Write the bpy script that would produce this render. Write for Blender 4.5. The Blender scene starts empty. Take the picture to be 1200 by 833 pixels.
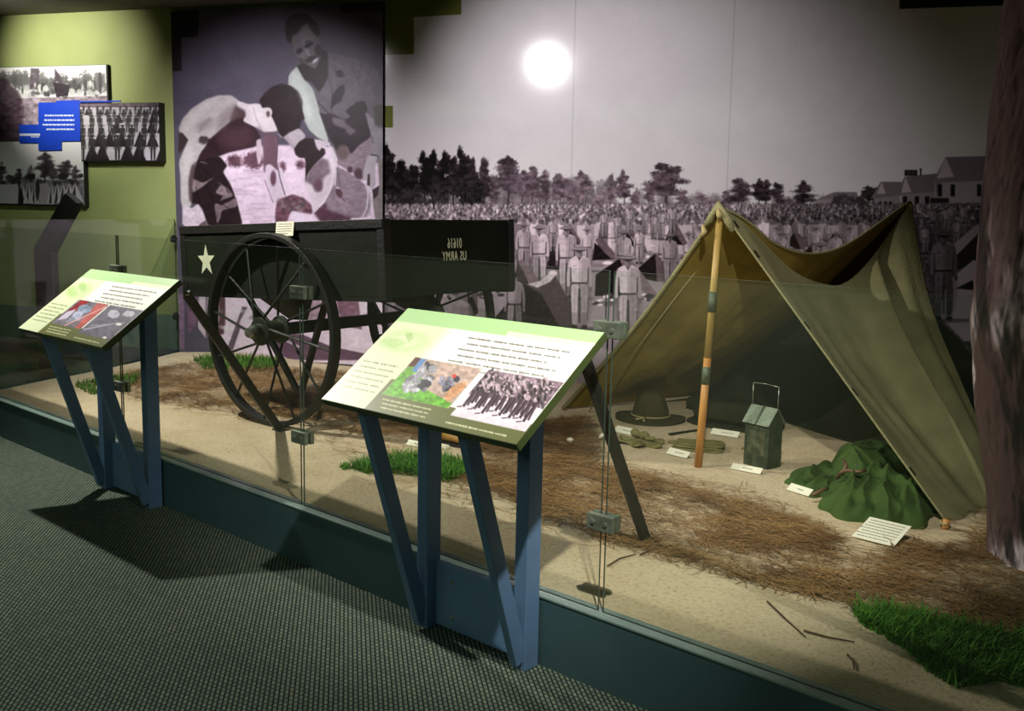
import bpy, math, random
import numpy as np
from mathutils import Vector, Matrix
random.seed(7); rng = np.random.default_rng(7)
SC = bpy.context.scene; COL = SC.collection
PI = math.pi

# ---------------------------------------------------------------- camera
F, W_, H_ = 1190.0, 1200.0, 833.0
YAW, PITCH, ROLL, EYE = map(math.radians, (132.7, 8.3, 1.2, 0)); EYE = 1.6
def vec(*a): return np.array(a, float)
_fw = vec(math.cos(YAW)*math.cos(PITCH), math.sin(YAW)*math.cos(PITCH), -math.sin(PITCH))
_r0 = vec(math.sin(YAW), -math.cos(YAW), 0); _u0 = np.cross(_r0, _fw)
_rt = _r0*math.cos(ROLL)+_u0*math.sin(ROLL); _up = -_r0*math.sin(ROLL)+_u0*math.cos(ROLL)
CAM = vec(0, 0, EYE)
def ray(x, y): return _fw+_rt*(x-600)/F-_up*(y-416.5)/F
def on_z(x, y, z=.26):
    d = ray(x, y); return CAM+d*((z-EYE)/d[2])
def on_y(x, y, Y):
    d = ray(x, y); return CAM+d*(Y/d[1])
def on_plane(x, y, P, n):
    d = ray(x, y); return CAM+d*(((P-CAM)@n)/(d@n))
def proj(P):
    P = np.atleast_2d(P)-CAM; z = P@_fw
    return 600+F*(P@_rt)/z, 416.5-F*(P@_up)/z
cd = bpy.data.cameras.new('camera'); cam = bpy.data.objects.new('camera', cd); COL.objects.link(cam)
cd.sensor_width = 36; cd.lens = F/W_*36; cd.shift_y = 0; cd.clip_start = .05
cam.matrix_world = Matrix(((_rt[0], _up[0], -_fw[0], 0), (_rt[1], _up[1], -_fw[1], 0), (_rt[2], _up[2], -_fw[2], EYE), (0, 0, 0, 1)))
SC.camera = cam

# ---------------------------------------------------------------- materials
def lin(c): return tuple((v/12.92 if v <= .04045 else ((v+.055)/1.055)**2.4) for v in c)
def rgb(r, g, b): return lin((r/255, g/255, b/255))
class NT:
    def __init__(s, name):
        s.m = bpy.data.materials.new(name); s.m.use_nodes = True; s.t = s.m.node_tree
        s.b = s.t.nodes['Principled BSDF']; s.out = s.t.nodes['Material Output']
    def n(s, typ, **k):
        q = s.t.nodes.new(typ)
        for a, v in k.items():
            if a in q.inputs: q.inputs[a].default_value = v
            else: setattr(q, a, v)
        return q
    def l(s, a, b): s.t.links.new(a, b)
def mat(name, col, rough=.7, col2=None, scale=8, bump=0, bscale=None, metal=0, detail=4, spec=.5, stretch=None, fac=(.35, .65)):
    q = NT(name); q.b.inputs['Roughness'].default_value = rough; q.b.inputs['Metallic'].default_value = metal
    q.b.inputs['Specular IOR Level'].default_value = spec
    tc = q.n('ShaderNodeTexCoord'); co = tc.outputs['Object']
    if stretch:
        mp = q.n('ShaderNodeMapping'); mp.inputs['Scale'].default_value = stretch; q.l(co, mp.inputs['Vector']); co = mp.outputs['Vector']
    no = q.n('ShaderNodeTexNoise'); no.inputs['Scale'].default_value = scale; no.inputs['Detail'].default_value = detail; q.l(co, no.inputs['Vector'])
    r = q.n('ShaderNodeValToRGB'); e = r.color_ramp.elements
    c2 = col2 if col2 else tuple(v*.82 for v in col)
    e[0].position = fac[0]; e[0].color = (*col, 1); e[1].position = fac[1]; e[1].color = (*c2, 1)
    q.l(no.outputs['Fac'], r.inputs['Fac']); q.l(r.outputs['Color'], q.b.inputs['Base Color'])
    if bump:
        nb = q.n('ShaderNodeTexNoise'); nb.inputs['Scale'].default_value = bscale or scale*4; nb.inputs['Detail'].default_value = 5; q.l(co, nb.inputs['Vector'])
        bp = q.n('ShaderNodeBump'); bp.inputs['Strength'].default_value = bump; bp.inputs['Distance'].default_value = .02
        q.l(nb.outputs['Fac'], bp.inputs['Height']); q.l(bp.outputs['Normal'], q.b.inputs['Normal'])
    return q.m
def print_mat(name, rough=.4, spec=.5):
    q = NT(name); a = q.n('ShaderNodeAttribute', attribute_name='ink'); q.l(a.outputs['Color'], q.b.inputs['Base Color'])
    q.b.inputs['Roughness'].default_value = rough; q.b.inputs['Specular IOR Level'].default_value = spec
    return q.m
M = {}
M['mural'] = print_mat('mural_print', .11, .4)
M['photo'] = print_mat('photo_print', .45, .3)
M['signprint'] = print_mat('sign_print', .42, .3)
M['attr_rough'] = print_mat('bark', .85, .2)
M['green_wall'] = mat('green_wall_paint', rgb(152, 162, 102), .75, rgb(144, 154, 94), 3, .05, 60)
M['teal_wall'] = mat('teal_wall_paint', rgb(96, 122, 104), .7)
M['navy_wall'] = mat('navy_rail_paint', rgb(34, 58, 82), .7)
M['room_wall'] = mat('room_wall_paint', rgb(88, 104, 70), .8)
M['ceil'] = mat('ceiling_paint', rgb(92, 92, 80), .9)
M['kerb'] = mat('kerb_paint', rgb(58, 84, 88), .5, rgb(54, 78, 82), 4, .05)
M['kerb_top'] = mat('kerb_cap', rgb(120, 140, 132), .25, rgb(104, 124, 118), 6)
M['sign_blue'] = mat('blue_grey_steel', rgb(92, 124, 158), .5, rgb(86, 116, 148), 6, .04)
M['board_edge'] = mat('sign_board_edge', rgb(70, 84, 44), .5)
M['black'] = mat('black_painted_metal', rgb(26, 26, 24), .5, rgb(34, 33, 28), 12, .1)
M['black_board'] = mat('black_board', rgb(20, 20, 20), .6)
M['cart'] = mat('dark_olive_paint', rgb(17, 24, 12), .65, rgb(12, 17, 9), 5, .15, 20, spec=.2)
M['cart_iron'] = mat('dark_green_iron', rgb(14, 17, 13), .5, rgb(20, 19, 15), 14, .2)
M['cart_light'] = mat('olive_drab_iron', rgb(40, 46, 30), .5, rgb(28, 34, 22), 12, .2)
M['steel'] = mat('brushed_steel', rgb(170, 172, 160), .3, rgb(130, 132, 124), 20, metal=.7)
M['clamp'] = mat('clamp_metal', rgb(150, 160, 142), .35, rgb(110, 120, 104), 20, metal=.6)
M['white'] = mat('white_stencil_paint', rgb(205, 208, 178), .7)
M['card'] = mat('white_card', rgb(232, 230, 208), .6, rgb(225, 222, 200))
M['ink'] = mat('print_ink', rgb(120, 118, 108), .7)
M['canvas'] = mat('olive_canvas', rgb(144, 140, 102), .95, rgb(126, 122, 88), 5, .4, 90, spec=.1)
M['canvas_in'] = mat('lit_brown_canvas', rgb(156, 140, 76), .95, rgb(130, 116, 60), 4, .25, 220, spec=.1)  # inside of the far slope, colour raised in place of light on it
M['canvas_dark'] = mat('dark_shaded_canvas', rgb(44, 43, 27), .95, rgb(34, 33, 21), 6, .3, 160, spec=.1)  # dark cloth; also carries the shade on the tent's rear panel and pack
M['webbing'] = mat('khaki_webbing', rgb(128, 122, 78), .95, rgb(104, 98, 60), 14, .3, 200, spec=.1)
M['hat'] = mat('shaded_olive_felt', rgb(68, 62, 40), .95, rgb(56, 50, 32), 10, .2, 200, spec=.1)  # felt darkened to stand for the shade the hat lies in
M['bag'] = mat('green_canvas', rgb(68, 90, 42), .9, rgb(52, 72, 34), 8, .3, 120, spec=.15)
M['leather'] = mat('brown_leather', rgb(112, 82, 58), .6, rgb(84, 58, 40), 20, .2)
M['cord'] = mat('tan_cord', rgb(170, 156, 106), .9)
M['wood'] = mat('pale_turned_wood', rgb(196, 142, 72), .5, rgb(170, 112, 50), 30, .1, stretch=(1, 1, .15))
M['bamboo'] = mat('tan_pole_wood', rgb(176, 150, 84), .5, rgb(150, 122, 62), 30, .1, stretch=(1, 1, .15))
M['sleeve'] = mat('weathered_metal_sleeve', rgb(92, 104, 82), .5, rgb(70, 76, 60), 50, .2, metal=.3)
M['lantern'] = mat('worn_green_tin', rgb(70, 82, 60), .45, rgb(44, 54, 38), 18, .15, metal=.35)
M['lantern_roof'] = mat('pale_green_tin', rgb(122, 134, 114), .4, rgb(104, 116, 98), 30, .1, metal=.3)
M['mica'] = mat('cloudy_mica', rgb(84, 88, 66), .25, rgb(50, 56, 40), 22, fac=(.4, .6))
M['needle'] = mat('dry_pine_straw', rgb(158, 124, 80), .9, rgb(100, 72, 46), 3, spec=.1, fac=(.3, .7))
M['twig'] = mat('dark_twig', rgb(92, 68, 48), .9, rgb(70, 50, 36), 30)
M['grass'] = mat('artificial_grass', rgb(92, 142, 48), .7, rgb(58, 106, 34), 20, spec=.2)
M['boot'] = mat('tan_boot_leather', rgb(176, 136, 66), .55, rgb(150, 108, 48), 14, .15)
M['sole'] = mat('dark_sole', rgb(30, 26, 22), .7)
M['stone'] = mat('pale_stone', rgb(220, 212, 190), .8)

def sand_mat():
    q = NT('sand'); tc = q.n('ShaderNodeTexCoord'); co = tc.outputs['Object']
    a = q.n('ShaderNodeTexNoise'); a.inputs['Scale'].default_value = 1.6; a.inputs['Detail'].default_value = 6; a.inputs['Roughness'].default_value = .6
    b = q.n('ShaderNodeTexNoise'); b.inputs['Scale'].default_value = 55; b.inputs['Detail'].default_value = 6; b.inputs['Roughness'].default_value = .75
    for x in (a, b): q.l(co, x.inputs['Vector'])
    r = q.n('ShaderNodeValToRGB'); e = r.color_ramp.elements
    e[0].position = .3; e[0].color = (*rgb(222, 205, 174), 1); e[1].position = .72; e[1].color = (*rgb(196, 176, 142), 1)
    q.l(a.outputs['Fac'], r.inputs['Fac'])
    r2 = q.n('ShaderNodeValToRGB'); e = r2.color_ramp.elements
    e[0].position = .28; e[0].color = (.42, .34, .26, 1); e[1].position = .5; e[1].color = (1, 1, 1, 1)
    q.l(b.outputs['Fac'], r2.inputs['Fac'])
    mx = q.n('ShaderNodeMixRGB', blend_type='MULTIPLY'); mx.inputs['Fac'].default_value = .8
    q.l(r.outputs['Color'], mx.inputs['Color1']); q.l(r2.outputs['Color'], mx.inputs['Color2'])
    # litter of decomposed straw: an attribute laid on the bed
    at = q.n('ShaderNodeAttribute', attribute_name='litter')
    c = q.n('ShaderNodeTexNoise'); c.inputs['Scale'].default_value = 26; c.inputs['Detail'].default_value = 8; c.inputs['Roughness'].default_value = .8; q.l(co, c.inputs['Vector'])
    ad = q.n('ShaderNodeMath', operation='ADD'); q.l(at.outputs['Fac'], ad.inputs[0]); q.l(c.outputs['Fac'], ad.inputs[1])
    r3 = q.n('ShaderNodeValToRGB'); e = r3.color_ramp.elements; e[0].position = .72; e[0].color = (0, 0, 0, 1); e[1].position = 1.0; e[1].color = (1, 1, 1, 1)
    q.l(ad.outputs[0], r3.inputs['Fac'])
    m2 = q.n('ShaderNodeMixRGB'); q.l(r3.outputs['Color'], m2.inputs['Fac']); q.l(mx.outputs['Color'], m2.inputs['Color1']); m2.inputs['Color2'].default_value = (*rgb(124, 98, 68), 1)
    q.l(m2.outputs['Color'], q.b.inputs['Base Color']); q.b.inputs['Roughness'].default_value = .95; q.b.inputs['Specular IOR Level'].default_value = .1
    bp = q.n('ShaderNodeBump'); bp.inputs['Strength'].default_value = .7; bp.inputs['Distance'].default_value = .012; q.l(b.outputs['Fac'], bp.inputs['Height']); q.l(bp.outputs['Normal'], q.b.inputs['Normal'])
    return q.m
M['sand'] = sand_mat()
def carpet_mat():
    q = NT('woven_carpet'); tc = q.n('ShaderNodeTexCoord'); mp = q.n('ShaderNodeMapping')
    mp.inputs['Rotation'].default_value = (0, 0, math.radians(38)); q.l(tc.outputs['Object'], mp.inputs['Vector'])
    br = q.n('ShaderNodeTexBrick'); br.inputs['Scale'].default_value = 1; br.inputs['Brick Width'].default_value = .029; br.inputs['Row Height'].default_value = .016
    br.inputs['Mortar Size'].default_value = .0036; br.inputs['Mortar Smooth'].default_value = .6; br.inputs['Bias'].default_value = 0
    br.inputs['Color1'].default_value = (*rgb(112, 122, 104), 1); br.inputs['Color2'].default_value = (*rgb(92, 104, 92), 1); br.inputs['Mortar'].default_value = (*rgb(34, 44, 44), 1)
    q.l(mp.outputs['Vector'], br.inputs['Vector'])
    no = q.n('ShaderNodeTexNoise'); no.inputs['Scale'].default_value = 1.2; no.inputs['Detail'].default_value = 3; q.l(tc.outputs['Object'], no.inputs['Vector'])
    r = q.n('ShaderNodeValToRGB'); e = r.color_ramp.elements; e[0].position = .3; e[0].color = (.82, .85, .85, 1); e[1].position = .7; e[1].color = (1, 1, 1, 1)
    q.l(no.outputs['Fac'], r.inputs['Fac'])
    mx = q.n('ShaderNodeMixRGB', blend_type='MULTIPLY'); mx.inputs['Fac'].default_value = 1
    q.l(br.outputs['Color'], mx.inputs['Color1']); q.l(r.outputs['Color'], mx.inputs['Color2']); q.l(mx.outputs['Color'], q.b.inputs['Base Color'])
    bp = q.n('ShaderNodeBump'); bp.invert = True; bp.inputs['Strength'].default_value = .8; bp.inputs['Distance'].default_value = .005
    q.l(br.outputs['Fac'], bp.inputs['Height']); q.l(bp.outputs['Normal'], q.b.inputs['Normal'])
    q.b.inputs['Roughness'].default_value = .95; q.b.inputs['Specular IOR Level'].default_value = .1
    return q.m
M['carpet'] = carpet_mat()
def glass_mat(name, tint, refl_haze):
    q = NT(name); q.t.nodes.remove(q.b)
    fr = q.n('ShaderNodeLayerWeight', Blend=.5); pw = q.n('ShaderNodeMath', operation='POWER'); pw.inputs[1].default_value = 5; q.l(fr.outputs['Facing'], pw.inputs[0])
    ml = q.n('ShaderNodeMath', operation='MULTIPLY_ADD'); ml.inputs[1].default_value = .96; ml.inputs[2].default_value = .04; q.l(pw.outputs[0], ml.inputs[0])
    tr = q.n('ShaderNodeBsdfTransparent'); tr.inputs['Color'].default_value = (*tint, 1)
    gl = q.n('ShaderNodeBsdfGlossy'); gl.inputs['Roughness'].default_value = .01
    df = q.n('ShaderNodeBsdfDiffuse'); df.inputs['Color'].default_value = (.6, .7, .5, 1)  # pale green diffuse haze standing in for the room reflected in the glass
    m1 = q.n('ShaderNodeMixShader'); m1.inputs['Fac'].default_value = refl_haze; q.l(tr.outputs[0], m1.inputs[1]); q.l(df.outputs[0], m1.inputs[2])
    m2 = q.n('ShaderNodeMixShader'); q.l(ml.outputs[0], m2.inputs['Fac']); q.l(m1.outputs[0], m2.inputs[1]); q.l(gl.outputs[0], m2.inputs[2])
    q.l(m2.outputs[0], q.out.inputs['Surface']); return q.m
M['glass'] = glass_mat('clear_glass', (.96, .985, .965), .012)
M['glass_edge'] = mat('glass_edge', rgb(66, 82, 72), .2, rgb(52, 68, 58), 5)

# ---------------------------------------------------------------- object helpers
WORLD = {}
def link(name, me, m, parent=None):
    o = bpy.data.objects.new(name, me); COL.objects.link(o)
    if m is not None:
        for mm in (m if isinstance(m, (list, tuple)) else [m]): me.materials.append(mm)
    if parent: o.parent = parent
    return o
def setp(o, label=None, cat=None, group=None, kind=None):
    if label: o['label'] = label
    if cat: o['category'] = cat
    if group: o['group'] = group
    if kind: o['kind'] = kind
    return o
def empty(name, loc, label, cat, group=None):
    o = bpy.data.objects.new(name, None); o.empty_display_size = .1; o.location = tuple(map(float, loc)); COL.objects.link(o)
    WORLD[o.name] = vec(*loc); return setp(o, label, cat, group)
class MB:
    def __init__(s): s.v = []; s.f = []; s.mi = []
    def add(s, v, f, mi=0):
        k = len(s.v); s.v += [tuple(map(float, p)) for p in v]; s.f += [tuple(i+k for i in q) for q in f]; s.mi += [mi]*len(f); return s
    def box(s, a, b, R=None, c=(0, 0, 0), mi=0):
        x0, y0, z0 = a; x1, y1, z1 = b
        v = [(x, y, z) for z in (z0, z1) for y in (y0, y1) for x in (x0, x1)]
        if R is not None: v = [np.array(R)@np.array(p)+np.array(c) for p in v]
        return s.add(v, [(0, 2, 3, 1), (4, 5, 7, 6), (0, 1, 5, 4), (2, 6, 7, 3), (0, 4, 6, 2), (1, 3, 7, 5)], mi)
    def frame(s, o, ax, ay, az, mi=0):      # box from corner o with edge vectors
        o, ax, ay, az = map(np.array, (o, ax, ay, az))
        v = [o+i*ax+j*ay+k*az for k in (0, 1) for j in (0, 1) for i in (0, 1)]
        f = [(0, 2, 3, 1), (4, 5, 7, 6), (0, 1, 5, 4), (2, 6, 7, 3), (0, 4, 6, 2), (1, 3, 7, 5)]
        if np.dot(np.cross(ax, ay), az) < 0: f = [q[::-1] for q in f]
        return s.add(v, f, mi)
    def bar(s, p, q, w, t=None, up=(0, 0, 1), mi=0):   # rectangular bar from p to q
        p, q = np.array(p, float), np.array(q, float); d = q-p; L = np.linalg.norm(d); d /= L; t = t or w
        sd = np.cross(d, up); 
        if np.linalg.norm(sd) < 1e-4: sd = np.cross(d, (1, 0, 0))
        sd /= np.linalg.norm(sd); u = np.cross(sd, d)
        return s.frame(p-sd*w/2-u*t/2, sd*w, d*L, u*t, mi)
    def tube(s, pts, r, n=8, cap=True, mi=0):
        pts = [np.array(p, float) for p in pts]; k = len(pts); rs = r if hasattr(r, '__len__') else [r]*k
        v = []; pu = None
        for i, p in enumerate(pts):
            d = pts[min(i+1, k-1)]-pts[max(i-1, 0)]; d = d/(np.linalg.norm(d)+1e-9)
            u = pu if pu is not None else np.cross(d, (0, 0, 1) if abs(d[2]) < .9 else (1, 0, 0))
            u = u-d*(u@d); u = u/np.linalg.norm(u); pu = u; w = np.cross(d, u)
            for j in range(n):
                a = 2*PI*j/n; v.append(p+rs[i]*(u*math.cos(a)+w*math.sin(a)))
        f = [(i*n+j, i*n+(j+1) % n, (i+1)*n+(j+1) % n, (i+1)*n+j) for i in range(k-1) for j in range(n)]
        if cap: f += [tuple(range(n))[::-1], tuple((k-1)*n+j for j in range(n))]
        return s.add(v, f, mi)
    def lathe(s, prof, c, ax=(0, 0, 1), n=32, closed=False, mi=0):   # prof (r, h)
        ax = np.array(ax, float); ax /= np.linalg.norm(ax); u = np.cross(ax, (0, 0, 1) if abs(ax[2]) < .9 else (1, 0, 0)); u /= np.linalg.norm(u); w = np.cross(ax, u)
        c = np.array(c, float); v = [c+ax*h+r*(u*math.cos(2*PI*j/n)+w*math.sin(2*PI*j/n)) for r, h in prof for j in range(n)]
        k = len(prof); R = range(k) if closed else range(k-1)
        f = [(i*n+j, i*n+(j+1) % n, ((i+1) % k)*n+(j+1) % n, ((i+1) % k)*n+j) for i in R for j in range(n)]
        return s.add(v, f, mi)
    def prism(s, poly, ext, mi=0):           # planar polygon (3d pts) extruded by vector
        n = len(poly); e = np.array(ext, float); v = [np.array(p, float) for p in poly]; v += [p+e for p in v[:n]]
        return s.add(v, [tuple(range(n))[::-1], tuple(range(n, 2*n))]+[(i, (i+1) % n, n+(i+1) % n, n+i) for i in range(n)], mi)
    def grid(s, G, mi=0):
        G = np.asarray(G); a, b = G.shape[:2]
        return s.add(G.reshape(-1, 3), [(i*b+j, i*b+j+1, (i+1)*b+j+1, (i+1)*b+j) for i in range(a-1) for j in range(b-1)], mi)
    def build(s, name, m, parent=None, smooth=False, bevel=0, solid=0, sub=0):
        off = vec(0, 0, 0); p = parent
        while p is not None:
            if p.name in WORLD: off = WORLD[p.name]; break
            p = p.parent
        me = bpy.data.meshes.new(name); me.from_pydata([tuple(np.array(q)-off) for q in s.v], [], s.f); me.validate(); me.update()
        o = link(name, me, m, parent)
        if len(s.mi) == len(me.polygons) and any(s.mi): me.polygons.foreach_set('material_index', s.mi)
        if smooth: me.polygons.foreach_set('use_smooth', [True]*len(me.polygons))
        if solid:
            q = o.modifiers.new('solid', 'SOLIDIFY'); q.thickness = solid; q.offset = 0
        if sub:
            q = o.modifiers.new('sub', 'SUBSURF'); q.levels = q.render_levels = sub
        if bevel:
            q = o.modifiers.new('bevel', 'BEVEL'); q.width = bevel; q.segments = 2; q.limit_method = 'ANGLE'
        return o

# ---------------------------------------------------------------- value noise
def vnoise(x, y, seed=0):
    xi = np.floor(x).astype(int); yi = np.floor(y).astype(int); fx = x-xi; fy = y-yi
    def h(a, b):
        n = (a*374761393+b*668265263+seed*1442695041) & 0x7fffffff; n = ((n ^ (n >> 13))*1274126177) & 0x7fffffff
        return ((n ^ (n >> 16)) & 0xffff)/65535.
    fx = fx*fx*(3-2*fx); fy = fy*fy*(3-2*fy)
    return (h(xi, yi)*(1-fx)+h(xi+1, yi)*fx)*(1-fy)+(h(xi, yi+1)*(1-fx)+h(xi+1, yi+1)*fx)*fy
def fbm(x, y, seed=0, o=4):
    t = 0; a = .5
    for i in range(o): t = t+a*vnoise(x*2**i, y*2**i, seed+i*17); a *= .5
    return t/(1-.5**o)

# ---------------------------------------------------------------- drawn prints: a small raster painter
class Canvas:
    def __init__(s, x0, y0, x1, y1, k, col):
        s.x0, s.y0, s.k = x0, y0, k; s.w = int((x1-x0)*k); s.h = int((y1-y0)*k); s.a = np.zeros((s.h, s.w, 3), np.float32); s.a[:] = col
        s.X, s.Y = np.meshgrid(x0+(np.arange(s.w)+.5)/k, y0+(np.arange(s.h)+.5)/k)
    def _box(s, x0, y0, x1, y1, pad=3):
        i0 = max(0, int((x0-s.x0-pad)*s.k)); i1 = min(s.w, int((x1-s.x0+pad)*s.k)+1); j0 = max(0, int((y0-s.y0-pad)*s.k)); j1 = min(s.h, int((y1-s.y0+pad)*s.k)+1)
        return (slice(j0, j1), slice(i0, i1)) if i1 > i0 and j1 > j0 else None
    def _mix(s, b, m, col, tex):
        c = np.array(col, np.float32)
        if np.ndim(col) == 0: c = np.array([col]*3, np.float32)
        if tex: c = c*(1+tex*(fbm(s.X[b]*.22, s.Y[b]*.3, 5)[..., None]-.5)*2)
        s.a[b] = s.a[b]*(1-m[..., None])+c*m[..., None]
    rnd = 0
    def poly(s, pts, col, al=1, soft=.5, tex=0):
        p = np.array(pts, float)
        if len(p) > 4:
            for _ in range(s.rnd):
                q_ = np.roll(p, -1, 0); p = np.stack([p*.87+q_*.13, p*.13+q_*.87], 1).reshape(-1, 2)
        b = s._box(*p.min(0), *p.max(0), pad=soft*2+1)
        if b is None: return
        X, Y = s.X[b], s.Y[b]; ins = np.zeros(X.shape, bool); D = np.full(X.shape, 1e9)
        for i in range(len(p)):
            (x1, y1), (x2, y2) = p[i], p[(i+1) % len(p)]
            if y1 != y2:
                c = ((Y < y1) != (Y < y2)) & (X < (x2-x1)*(Y-y1)/(y2-y1)+x1); ins ^= c
            dx, dy = x2-x1, y2-y1; t = np.clip(((X-x1)*dx+(Y-y1)*dy)/(dx*dx+dy*dy+1e-9), 0, 1)
            D = np.minimum(D, (X-x1-t*dx)**2+(Y-y1-t*dy)**2)
        D = np.sqrt(D)*np.where(ins, 1, -1); m = np.clip(D/(soft*2)+.5, 0, 1)*al
        s._mix(b, m, col, tex)
    def ell(s, cx, cy, rx, ry, col, al=1, rot=0, soft=.5, tex=0, rag=0, seed=0):
        R = max(rx, ry); b = s._box(cx-R*1.4, cy-R*1.4, cx+R*1.4, cy+R*1.4)
        if b is None: return
        X, Y = s.X[b]-cx, s.Y[b]-cy; c, n = math.cos(rot), math.sin(rot); u = (X*c+Y*n)/rx; v = (-X*n+Y*c)/ry
        r = np.sqrt(u*u+v*v)
        if rag: r = r+rag*(fbm(s.X[b]*.45, s.Y[b]*.45, seed, 3)-.5)*2
        m = np.clip((1-r)*min(rx, ry)/(soft*2)+.5, 0, 1)*al; s._mix(b, m, col, tex)
    def line(s, pts, w, col, al=1, soft=.4):
        for a, c in zip(pts[:-1], pts[1:]):
            d = np.array(c, float)-np.array(a, float); L = np.hypot(*d)+1e-9; n = np.array([-d[1], d[0]])/L*w/2; a_, c_ = np.array(a, float), np.array(c, float)
            s.poly([a_+n, c_+n, c_-n, a_-n], col, al, soft)
    def text(s, p, q, n_words, h, col, al=1, seed=0):      # a line of small unreadable print from p to q
        r = random.Random(seed); p, q = np.array(p, float), np.array(q, float); L = np.hypot(*(q-p)); d = (q-p)/L; t = 0; u = np.array([-d[1], d[0]])
        while t < L-1:
            w = min(r.uniform(.5, 1.5)*L/n_words, L-t); a = t
            while a < t+w*.85:                            # letter strokes
                st = r.uniform(.6, 1.1)*h*.55; hh = h*r.choice((.6, .6, .6, 1)); c = p+d*a
                s.poly([c-u*hh/2, c+d*st*.7-u*hh/2, c+d*st*.7+u*hh/2, c+u*hh/2], col, al, .35); a += st
            t += w
    def photo(s, k=1, grain=.05):      # soften edges and add the mottle of an enlarged photograph
        for _ in range(k):
            a = s.a; b = a.copy(); b[1:-1, 1:-1] = (a[1:-1, 1:-1]*4+2*(a[:-2, 1:-1]+a[2:, 1:-1]+a[1:-1, :-2]+a[1:-1, 2:])+a[:-2, :-2]+a[2:, 2:]+a[:-2, 2:]+a[2:, :-2])/16; s.a = b
        n = fbm(s.X*.05, s.Y*.05, 40, 4)+.6*fbm(s.X*.5, s.Y*.5, 41, 3)-.8; s.a = np.clip(s.a+(n*grain*2*(.3+s.a.mean(2)))[..., None], 0, 1).astype(np.float32)
    def sample(s, x, y):
        u = np.clip((x-s.x0)*s.k-.5, 0, s.w-1.001); v = np.clip((y-s.y0)*s.k-.5, 0, s.h-1.001); i = u.astype(int); j = v.astype(int); fu = (u-i)[:, None]; fv = (v-j)[:, None]
        a = s.a; return (a[j, i]*(1-fu)+a[j, i+1]*fu)*(1-fv)+(a[j+1, i]*(1-fu)+a[j+1, i+1]*fu)*fv
def print_sheet(name, o, U, V, nu, nv, cv, m, parent, dist=None):
    """flat printed sheet, corner o, edges U and V, inked from the drawing cv"""
    a = np.linspace(0, 1, nu); b = np.linspace(0, 1, nv); A, B = np.meshgrid(a, b)
    P = np.array(o)+A.reshape(-1, 1)*np.array(U)+B.reshape(-1, 1)*np.array(V)
    x, y = proj(P); c = cv.sample(x, y); c = np.clip(c, 0, 1); c = np.where(c <= .04045, c/12.92, ((c+.055)/1.055)**2.4)
    off = vec(0, 0, 0); p = parent
    while p is not None:
        if p.name in WORLD: off = WORLD[p.name]; break
        p = p.parent
    P = P-off
    me = bpy.data.meshes.new(name); N = nu*nv; me.vertices.add(N); me.vertices.foreach_set('co', P.astype(np.float32).ravel())
    i, j = np.meshgrid(np.arange(nu-1), np.arange(nv-1)); k = (j*nu+i).ravel(); q = np.stack([k, k+1, k+nu+1, k+nu], 1).astype(np.int32)
    me.loops.add(q.size); me.loops.foreach_set('vertex_index', q.ravel()); me.polygons.add(len(q)); me.polygons.foreach_set('loop_start', np.arange(len(q), dtype=np.int32)*4)
    me.update(calc_edges=True)
    at = me.color_attributes.new('ink', 'FLOAT_COLOR', 'POINT'); at.data.foreach_set('color', np.concatenate([c, np.ones((N, 1))], 1).astype(np.float32).ravel())
    return link(name, me, m, parent)

# ---------------------------------------------------------------- room shell
G0 = .26
WA = math.radians(25); WD = vec(math.cos(WA), math.sin(WA), 0); WN = vec(math.sin(WA), -math.cos(WA), 0)   # back wall direction / outward normal
WP = vec(-8.16, 4.54, 0)
def wl(s, z, off=0): return WP+WD*s+WN*off+vec(0, 0, z)
def wpx(x, y, off=0): return on_plane(x, y, WP+WN*off, WN)
def ws(x, y, off=0): p = wpx(x, y, off)-WP; return float(p@WD), float(p[2])
CEIL = 3.2
S0, S1 = -8.0, 10.5
def struct(o): o['kind'] = 'structure'; return o
wA, wB = wl(S0, 0), wl(S1, 0)
struct(MB().frame((-16.5, -5, -.1), (20.5, 0, 0), (0, 14.2, 0), (0, 0, .1)).build('floor', M['carpet']))
struct(MB().frame((-16.5, -5, CEIL), (20.5, 0, 0), (0, 14.2, 0), (0, 0, .1)).build('ceiling', M['ceil']))
struct(MB().frame(wl(S0, .6), WD*(S1-S0), -WN*.15, (0, 0, CEIL-.6)).build('wall_back', M['green_wall']))
struct(MB().frame(wl(S0, 0), WD*(S1-S0), -WN*.15, (0, 0, .6)).build('wall_back', M['teal_wall']))
struct(MB().frame(wl(S0, .16, .02), WD*(-S0-.02), -WN*.018, (0, 0, .13)).build('trim_1', M['navy_wall']))
struct(MB().frame((-16.5, -5.12, 0), (20.5, 0, 0), (0, .12, 0), (0, 0, CEIL)).build('wall_front', M['room_wall']))
struct(MB().frame((-16.5, -5, 0), (.12, 0, 0), (0, 6.5, 0), (0, 0, CEIL)).build('wall_left', M['room_wall']))
struct(MB().frame((2.2, -5, 0), (.12, 0, 0), (0, 14.3, 0), (0, 0, CEIL)).build('wall_right', M['room_wall']))

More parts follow.
